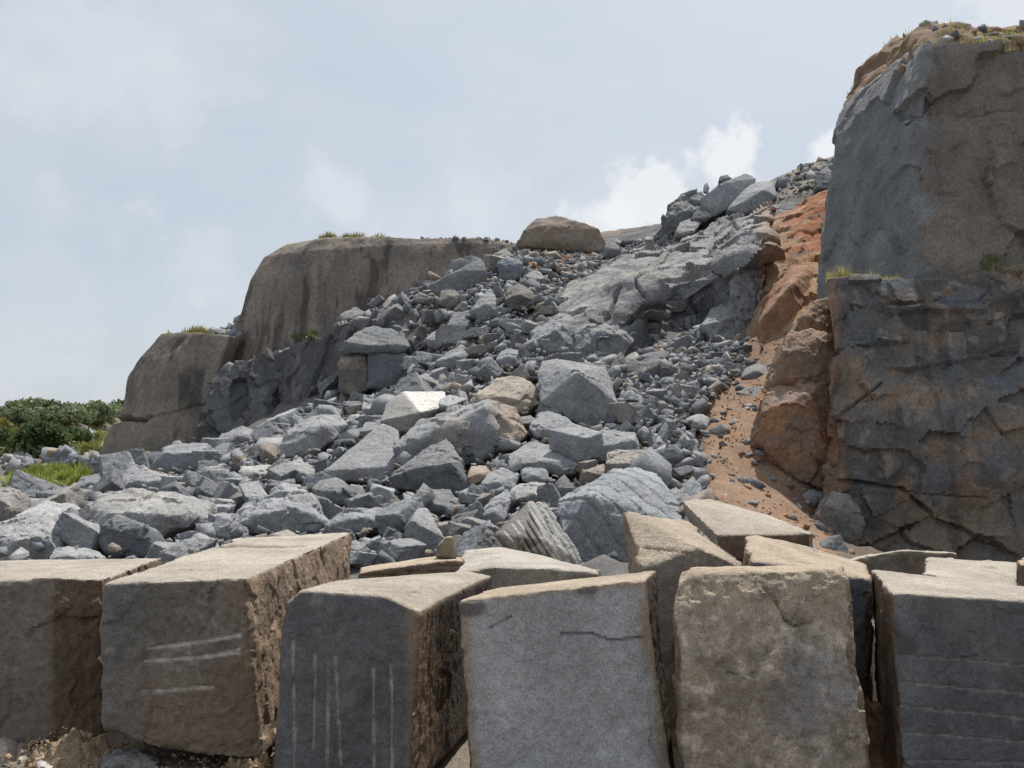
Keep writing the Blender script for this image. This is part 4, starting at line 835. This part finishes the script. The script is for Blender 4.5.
# the big ones keep clear of one another
rocks.sort(key=lambda r: -r[3])
grid = {}; kept = []
for r in rocks:
    if r[3] > .45:
        gx, gy = int(r[0] // 1.6), int(r[1] // 1.6); ok = True
        for i in (-1, 0, 1):
            for j in (-1, 0, 1):
                for q in grid.get((gx + i, gy + j), ()):
                    if (q[0] - r[0]) ** 2 + (q[1] - r[1]) ** 2 < (.36 * (q[3] + r[3])) ** 2: ok = False; break
        if not ok: continue
        grid.setdefault((gx, gy), []).append(r)
    kept.append(r)
rocks = kept
vis = [r for r in rocks if tuple(r[:3]) not in hid_id and r[5] < 565]
vis.sort(key=lambda r: -r[3] / r[1])
singles = vis[:290]; sid = set(id(r) for r in singles)
rest = [r for r in rocks if id(r) not in sid]
def tone(u):
    if u < .45: return 'grey', 1.0
    if u < .70: return 'dark', .66
    if u < .88: return 'pale', 1.28
    return 'brownish', None
def rand_rot(r, flat=.5):
    q = Quaternion((0, 0, 1), r.uniform(0, 6.283)); a = r.normal(0, flat)
    return q @ Quaternion((math.cos(r.uniform(0, 6.28)), math.sin(r.uniform(0, 6.28)), 0), a)
def area_word(px, py):
    return None
# one label per rock: its look, then where it lies against the named boulder nearest to it
named = [(l, cx, cy, Y) for (l, o, Y, w, cx, cy, ar) in HEROES if l]
def direction(dx, dy):
    a = math.degrees(math.atan2(-dy, dx)) % 360
    return ['right of', 'above and right of', 'above', 'above and left of', 'left of', 'below and left of', 'below', 'below and right of'][int((a + 22.5) // 45) % 8]
def short(l):
    for cut in (' with ', ' in the ', ' lying ', ' leaning ', ' tucked ', ' standing ', ' stuck ', ' at the ', ' in front ', ' tipped ', ' perched ', ' just ', ' beside ', ' below ', ' above ', ' right of ', ' left of ', ' behind ', ' under ', ' between ', ' on the ', ' wedged ', ' forming ', ' cut ', ' set ', ' near ', ' half ', ' sloping '):
        i = l.find(cut)
        if i > 11: l = l[:i]
    return l
from collections import Counter, defaultdict
shorts = Counter(short(n[0]) for n in named)
land = [(short(l), cx, cy) for (l, cx, cy, Y) in named if shorts[short(l)] == 1 and 3 <= len(short(l).split()) <= 8]
rr = np.random.default_rng(5); info = []
for r in singles:
    tn, f = tone(rr.random()); t = int(rr.integers(len(T_HI)))
    d = sorted((math.hypot(cx - r[4], cy - r[5]), s, cx, cy) for s, cx, cy in land)
    s, cx, cy = d[0][1:]
    sz = r[3] * F / r[1]
    info.append([r, tn, f, t, s, direction(r[4] - cx, r[5] - cy), sz, d[0][0], d])
size_word = lambda sz: 'large' if sz > 34 else 'medium' if sz > 24 else 'small'
flat_word = [('flat' if np.ptp(get_v(T_HI[k])[:, 2]) < .5 else 'chunky') for k in range(14)]
groups = defaultdict(list)
for q in info: groups[(q[1], size_word(q[6]), flat_word[q[3]], q[5], q[4])].append(q)
labels = {}
ordw = ['nearest', 'second nearest', 'third nearest', 'fourth nearest', 'fifth nearest', 'sixth nearest', 'seventh nearest']
for (tn, sw, fw, dr, s), qs in groups.items():
    qs.sort(key=lambda q: q[7])
    for i, q in enumerate(qs):
        a = f'{sw} {fw} {tn} rock {dr} the {s}'
        if len(qs) > 1: a = f'{ordw[min(i, 6)]} {sw} {fw} {tn} rock {dr} the {s}'
        w = a.split(); labels[id(q[0])] = ' '.join(w[:16])
for q in info:
    r, tn, f, t = q[:4]
    o = bpy.data.objects.new('rock', T_HI[t]); C.objects.link(o)
    o.location = r[:3]; o.scale = (r[3] * rr.uniform(.9, 1.25), r[3] * rr.uniform(.85, 1.1), r[3] * rr.uniform(.85, 1.15))
    o.rotation_mode = 'QUATERNION'; o.rotation_quaternion = rand_rot(rr, .6)
    g = rr.uniform(.9, 1.1)
    o.color = (f * g, f * g, f * g, 1) if f else (1.12 * g, .95 * g, .78 * g, 1)
    o['label'] = labels[id(r)]; o['category'] = 'rock'; o['group'] = 'loose grey rocks of the rockfall'

def pile(name, items, label, mat, cols, seed=0, flat=.8, sx=1.0):
    r = np.random.default_rng(seed); Vs = []; Fs = []; Cs = []; off = 0
    n = len(items)
    for it in items:
        V, Fc = T_LO[r.integers(len(T_LO))]
        M = np.array(rand_rot(r, flat).to_matrix())
        sc = it[3] * np.array((r.uniform(.9, 1.3), r.uniform(.8, 1.1), r.uniform(.7, 1.1)))
        v = (V * sc) @ M.T + np.array(it[:3]); Vs.append(v); Fs.append(Fc + off); off += len(v)
        base, spread = cols[r.choice(len(cols), p=[c[2] for c in cols])][:2]
        Cs.append(np.tile(np.asarray(base) * r.uniform(1 - spread, 1 + spread), (len(v), 1)))
    me = mesh_from(name, np.concatenate(Vs), np.concatenate(Fs), np.concatenate(Cs), smooth=False)
    return add(name, me, mat, kind='stuff', label=label)
GC = [(GREY, .18, .50), (DARK, .14, .18), (srgb(154, 153, 151), .12, .2), (srgb(144, 128, 110), .14, .12)]
pile('rubble', rest, 'countless smaller grey stones filling the rockfall between the boulders', M_ROCK, GC, 3)
pile('soil_pebbles', soilbits, 'pebbles and clods strewn over the brown soil', M_STONE, [(SOIL * 1.0, .15, .6), (srgb(165, 158, 150), .2, .25), (srgb(150, 122, 98), .2, .15)], 6)
pile('stone_chips', fine, 'fine grey stone chips scattered between the rocks', M_STONE, GC, 4)

# ------------------------------------------------------------------ foot of the front row: pale stones and dry earth
dg = bpy.context.evaluated_depsgraph_get()
bvh = {o.name: BVHTree.FromObject(o, dg) for o in C.objects if o.type == 'MESH' and o.get('kind') == 'structure'}
def ground_z(x, y, top=60):
    best = -1.
    for o_n, b in bvh.items():
        ob = bpy.data.objects[o_n]
        h = b.ray_cast(Vector((x, y, top)) - ob.location, Vector((0, 0, -1)))
        if h[0] is not None: best = max(best, h[0].z + ob.location.z)
    return best
def sight(px, py):
    """first surface of the setting along a sight line"""
    o = Vector((0, 0, H)); d = (Vector(P(px, py, 50)) - o).normalized(); best = None
    for o_n, b in bvh.items():
        h = b.ray_cast(o - bpy.data.objects[o_n].location, d)
        if h[0] is not None and (best is None or h[3] < best[1]): best = (h[0] + bpy.data.objects[o_n].location, h[3])
    return best[0] if best else None
hero('boulder', 'pale brown broken stone at the bottom left corner', 'stone', [(-8, 768), (-6, 742), (4, 735), (16, 744), (14, 770), (5, 780), (-6, 780)], [(6, 750, .1)], Y=6.15, col=srgb(178, 160, 138), vox=.01, lean=.6)
hero('boulder', 'second pale brown stone from the bottom left corner', 'stone', [(12, 770), (16, 748), (21, 741), (27, 756), (26, 776), (16, 778)], [(20, 760, .1)], Y=6.15, col=srgb(172, 158, 140), vox=.01, lean=.6)
hero('boulder', 'rounded whitish stone lying in dirt under the far left block', 'stone', [(32, 770), (36, 757), (43, 753), (54, 761), (58, 774), (46, 784), (34, 780)], [(44, 766, .1)], Y=5.95, col=srgb(190, 180, 168), vox=.01, lean=.6)
hero('boulder', 'flat tan stone behind the rounded whitish stone', 'stone', [(28, 760), (32, 746), (46, 744), (58, 748), (58, 764), (40, 768)], [(40, 754, .1)], Y=6.3, col=srgb(168, 150, 130), vox=.01, lean=.8)
hero('boulder', 'grey rounded stone half under the long sawn block', 'stone', [(98, 768), (102, 755), (116, 749), (138, 752), (156, 764), (150, 782), (110, 784)], [(124, 762, .1)], Y=5.85, col=srgb(120, 116, 112), vox=.012, lean=.8, thick=.4)
def mound(name, px, py, Y, w, h, col, label, seed):
    n = 60; g = np.linspace(-1, 1, n); X, Yy = np.meshgrid(g, g); r = np.hypot(X, Yy)
    c = np.array(P(px, py, Y)); p = np.stack([c[0] + X.ravel() * w, c[1] + Yy.ravel() * w * .5, np.zeros(n * n)], 1)
    p[:, 2] = (np.clip(1 - r.ravel() ** 2, -.2, 1)) * h - .02 + .09 * fbm(p, .12, 4, seed) + .06 * fbm(p, .035, 3, seed + 2)
    I = np.arange(n * n).reshape(n, n); Q = np.stack([I[:-1, :-1], I[:-1, 1:], I[1:, 1:], I[1:, :-1]], -1).reshape(-1, 4)
    me = mesh_from(name, p, Q, mix(np.asarray(col) * .75, np.asarray(col) * 1.15, .5 + fbm(p, .06, 4, seed + 4) * 1.3)); add(name, me, M_SOIL, kind='structure', label=label)
mound('soil', 75, 760, 6.15, .34, .22, srgb(168, 142, 108), 'low heap of crumbly dry soil under the far left block', 3)
mound('soil', 252, 766, 6.0, .2, .1, srgb(160, 134, 100), 'strip of dry crumbly soil between the sawn and the grooved block', 5)
mound('soil', 866, 740, 6.2, .5, .45, srgb(150, 112, 78), 'brown soil in the gap beside the rough tan block', 7)

r_ = np.random.default_rng(44); cl = []
for _ in range(900):
    x = P(r_.uniform(-10, 290), 760, 6.1)[0]; y = r_.uniform(5.6, 6.6); cl.append((x, y, .02 + r_.uniform(-.01, .03) + .2 * max(0, 1 - ((x + 3.33) / .34) ** 2 - ((y - 6.15) / .2) ** 2), .008 + .04 * r_.random() ** 3))
pile('soil_clods', cl, 'crumbs of dry soil and stone chips at the foot of the front row', M_STONE, [(srgb(150, 128, 100), .2, .7), (srgb(160, 140, 116), .15, .3)], 12)
# ------------------------------------------------------------------ vegetation
def blades(name, pts, hgt, col, label, seed=0, wid=.012, spread=.45):
    r = np.random.default_rng(seed); n = len(pts); P0 = np.array(pts)
    a = r.uniform(0, 6.283, n); h = hgt * r.uniform(.35, 1.25, n) * (.75 + 1.5 * np.clip(fbm(P0, hgt * 1.6, 3, seed), -.4, .5)); ln = spread * h * r.uniform(.2, 1.3, n); w = wid * r.uniform(.7, 1.4, n)
    d = np.stack([np.cos(a), np.sin(a), 0 * a], 1); b = np.stack([-np.sin(a), np.cos(a), 0 * a], 1)
    up = np.array((0, 0, 1.))
    v0 = P0 - b * w[:, None]; v1 = P0 + b * w[:, None]
    md = P0 + d * (ln * .35)[:, None] + up * (h * .6)[:, None]
    v2 = md + b * (w * .7)[:, None]; v3 = md - b * (w * .7)[:, None]; v4 = P0 + d * ln[:, None] + up * h[:, None]
    V = np.stack([v0, v1, v2, v3, v4], 1).reshape(-1, 3); i = np.arange(n) * 5
    Fc = np.concatenate([np.stack([i, i + 1, i + 2], 1), np.stack([i, i + 2, i + 3], 1), np.stack([i + 3, i + 2, i + 4], 1)])
    c = np.stack([np.asarray(col[0]) * (1 - t) + np.asarray(col[1]) * t for t in r.random(n)])
    c = np.repeat(c, 5, 0)
    return add(name, mesh_from(name, V, Fc, c, smooth=False), M_LEAF, kind='stuff', label=label)
def on_sight(poly, n, seed, clump=None):
    r = np.random.default_rng(seed); xs = [a for a, b in poly]; ys = [b for a, b in poly]; out = []
    t = 0
    while len(out) < n and t < n * 8:
        t += 1; x = r.uniform(min(xs), max(xs)); y = r.uniform(min(ys), max(ys))
        if not inpoly(np.array([x]), np.array([y]), poly)[0]: continue
        p = sight(x, y)
        if p is None: continue
        if clump and fbm(np.array([p]), clump, 2, 5)[0] < r.uniform(-.25, .25): continue
        out.append((p.x, p.y, p.z - .02))
    return out
def above(poly, n, seed, clump=True):                                  # on flat tops: a strip of plan positions, dropped on the surface
    r = np.random.default_rng(seed); out = []
    for _ in range(n):
        k = r.random() * (len(poly) - 1); i = int(k); f = k - i
        a = np.array(P(*poly[i])); b = np.array(P(*poly[i + 1])); q = a * (1 - f) + b * f
        x, y = q[0], q[1] + abs(r.normal(0, 1.2)) + .1
        if clump and fbm(np.array([[x, y * .6, 0.]]), .9 if q[1] > 40 else .45, 3, seed)[0] < r.uniform(-.3, .3): continue
        out.append((x, y, ground_z(x, y) - .03))
    return out
GR = (srgb(124, 142, 66), srgb(168, 172, 96)); DRY = (srgb(160, 146, 96), srgb(150, 150, 96))
blades('grass', on_sight([(4, 500), (10, 478), (40, 470), (70, 470), (104, 474), (100, 486), (70, 490), (50, 500)], 12000, 1, 2.6), .45, GR, 'fresh green grass patch at the foot of the hillside on the left', 1, .022)
blades('grass', on_sight([(60, 448), (85, 418), (106, 415), (100, 450), (80, 472), (66, 470)], 3500, 2, 4) + on_sight([(-10, 440), (0, 418), (24, 418), (20, 440)], 1500, 3), .4, (srgb(156, 146, 84), srgb(140, 146, 80)), 'dry yellowish grass on the slope beside the lower cliff', 2, .03)
blades('grass', above([(166, 333, 48), (185, 332, 47.5), (212, 333, 47.3)], 2500, 4), .35, DRY, 'dry yellow grass along the top of the lower cliff', 3, .03)
blades('grass', above([(318, 238, 49.6), (345, 237, 49.2), (384, 237, 49.2)], 3000, 5), .4, DRY, 'strip of dry grass on top of the tall cliff', 4, .03)
blades('grass', on_sight([(290, 338), (300, 334), (318, 332), (316, 340), (296, 342)], 260, 6), .28, (srgb(104, 116, 68), srgb(136, 140, 92)), 'small green tuft growing on a ledge of the tall cliff', 5, .03)
blades('grass', above([(833, 280, 19.6), (850, 279, 19), (880, 279, 18.9), (906, 280, 18.9)], 4200, 7, False), .27, (srgb(146, 146, 84), srgb(184, 174, 120)), 'bright yellow-green grass on the ledge under the square rock face', 6, .008)
blades('grass', above([(950, 44, 21), (985, 43, 20.8), (1030, 42, 20.8), (1090, 42, 20.8)], 5000, 8), .28, (srgb(140, 150, 78), srgb(176, 170, 104)), 'grass along the top edge of the square rock face', 7, .009)
blades('grass', above([(850, 96, 27.2), (873, 58, 27.2), (897, 33, 26.8), (925, 19, 26), (975, 27, 25)], 3500, 9), .22, (srgb(150, 128, 92), srgb(134, 112, 80)), 'withered brown grass over the soil cap at the upper right', 8, .010)
blades('grass', on_sight([(975, 272), (985, 256), (1010, 252), (1024, 244), (1024, 262), (1000, 272)], 280, 10, .8), .16, (srgb(112, 122, 66), srgb(140, 142, 84)), 'small green plants in the crack under the square rock face', 9, .009)
def bush(name, label, x, y, w, h, seed, cols, n=1500, leaf=.16, cat='bush', group=None, trunk_h=.3):
    r = np.random.default_rng(seed); z = ground_z(x, y)
    root = add(name, None, None, origin=(x, y, z), label=label, cat=cat, group=group)
    k = 11; cc = np.stack([r.normal(0, .30, k) * w, r.normal(0, .22, k) * w, h * (trunk_h + r.uniform(.05, .62 - .0, k))], 1); rad = r.uniform(.13, .26, k) * w
    i = r.integers(0, k, n); u = r.normal(0, 1, (n, 3)); u /= np.linalg.norm(u, axis=1)[:, None]
    c = cc[i] + u * (rad[i] * (.55 + .5 * r.random(n)))[:, None] * np.array((1, 1, .72)) ; c[:, 2] = np.maximum(c[:, 2], .05)
    a = r.normal(0, 1, (n, 3)) + u * .6; a /= np.linalg.norm(a, axis=1)[:, None]; b = np.cross(a, r.normal(0, 1, (n, 3))); b /= np.linalg.norm(b, axis=1)[:, None]; e = np.cross(a, b)
    s = leaf * r.uniform(.6, 1.3, n)
    V = np.stack([c - b * s[:, None], c + e * (s * .55)[:, None], c + b * s[:, None], c - e * (s * .55)[:, None]], 1).reshape(-1, 3)
    Q = np.arange(n * 4).reshape(n, 4)
    tn = np.clip(.5 + r.normal(0, .25, k)[i] + r.normal(0, .2, n), 0, 1)
    col = np.repeat(mix(cols[0], cols[1], tn), 4, 0)
    me = mesh_from('crown', V, Q, col, smooth=False); add('crown', me, M_LEAF, parent=root).location = (0, 0, 0)
    bm = bmesh.new()
    for j in range(min(5, k)):
        d = Vector(cc[j]); bmesh.ops.create_cone(bm, cap_ends=True, segments=6, radius1=.035 * w * .5, radius2=.01 * w, depth=d.length, matrix=Matrix.Translation(d / 2) @ d.to_track_quat('Z', 'Y').to_matrix().to_4x4())
    me = bpy.data.meshes.new('trunk'); bm.to_mesh(me); bm.free(); set_col(me, np.tile(srgb(96, 82, 66), (len(me.vertices), 1)))
    add('trunk', me, M_BARK, parent=root).location = (0, 0, 0)
    return root
G1 = (srgb(66, 80, 54), srgb(106, 120, 78)); G2 = (srgb(106, 118, 90), srgb(146, 154, 118))  # second pair is paler, with distance haze mixed into the leaf colour
def at(px, py):
    o = Vector((0, 0, H)); hb = bpy.data.objects['hill']
    while py < 470:
        h = bvh['hill'].ray_cast(o - hb.location, (Vector(P(px, py, 50)) - o).normalized())
        if h[0] is not None: return (h[0].x + hb.location.x, h[0].y + hb.location.y)
        py += 1
bush('bush', 'big dark green bush on the hillside at the far left', *at(32, 450), 4.6, 1.25, 1, G1, 3200, .2)
bush('bush', 'dark bush adjoining the right side of the big dark green bush', *at(64, 444), 3.0, 1.0, 2, G1, 1800, .2)
bush('bush', 'dark bush cut off by the left edge of the view', *at(-6, 452), 3.2, 1.1, 3, G1, 1800, .2)
bush('bush', 'low pale green shrub under the big dark green bush', *at(38, 458), 3.4, .8, 4, G2, 1200, .16)
GROUPT = 'trees along the crest of the far hillside'
tx = [(-12, 414), (12, 416), (30, 412), (46, 415), (60, 413), (74, 416), (86, 412), (98, 415), (110, 416), (122, 416), (40, 424), (66, 424), (84, 424), (102, 424), (18, 424)]
twords = ['leftmost crest tree cut by the view edge', 'crest tree second from the left edge', 'crest tree above the left part of the dark bush', 'crest tree above the middle of the dark bush', 'crest tree just right of the dark bush top', 'low crest tree near the middle of the hill', 'tallest crest tree above the grey stones', 'crest tree near the pale rock', 'crest tree beside the lower cliff', 'crest tree partly hidden by the lower cliff',
          'tree below the crest directly above the dark bush', 'tree below the crest, right of the dark bush', 'tree below the crest above the stones', 'tree below the crest nearest to the lower cliff', 'tree below the crest at the left of the dark bush']
for i, ((px, py), l) in enumerate(zip(tx, twords)):
    x, y = at(px, py + 3); bush('tree', 'small rounded green ' + l, x, y, 2.6 + (i * 5 % 4) * .45, 1.1 + (i * 7 % 4) * .3, 20 + i, G2 if i % 3 else G1, 800, .2, 'tree', GROUPT)
# stones on the hillside, on the cliff tops
def stones_sight(poly, n, lo, hi, seed):
    r = np.random.default_rng(seed); return [(x, y, z + .1, r.uniform(lo, hi)) for x, y, z in on_sight(poly, n, seed)]
items = stones_sight([(66, 440), (78, 428), (92, 432), (90, 444)], 60, .4, 1.1, 31) + stones_sight([(36, 470), (52, 450), (74, 450), (80, 462), (66, 470)], 120, .4, 1.0, 32) + stones_sight([(2, 470), (8, 456), (34, 458), (30, 472)], 50, .3, .9, 33) + stones_sight([(80, 470), (96, 452), (104, 470)], 50, .3, .9, 34)
items += stones_sight([(-10, 500), (10, 480), (108, 476), (112, 492), (30, 508)], 45, .2, .6, 38)
r_ = np.random.default_rng(8)
for _ in range(120):
    x, y = P(r_.uniform(206, 240), 330, 1)[0], 0
    Yq = r_.uniform(48, 53); x = P(r_.uniform(204, 243), 330, Yq)[0]; s = r_.uniform(.3, .9)
    items.append((x, Yq, ground_z(x, Yq) + max(0, (1.0 - abs(Yq - 50.5) / 2.5)) * r_.uniform(0, 1.2) * ss(np.array(project((x, Yq, 8))[0]), 200, 232), s))
for _ in range(150):
    Yq = r_.uniform(49.3, 52); x = P(r_.uniform(385, 520), 236, Yq)[0]; s = r_.uniform(.12, .45); items.append((x, Yq, ground_z(x, Yq) + s * .1, s))
for _ in range(40):
    Yq = r_.uniform(21, 25); x = P(r_.uniform(900, 1040), 40, Yq)[0]; s = r_.uniform(.15, .5); items.append((x, Yq, ground_z(x, Yq) + s * .1, s))
pile('hillside_stones', items, 'grey stones strewn over the hillside and along the cliff tops', M_STONE, GC, 9)
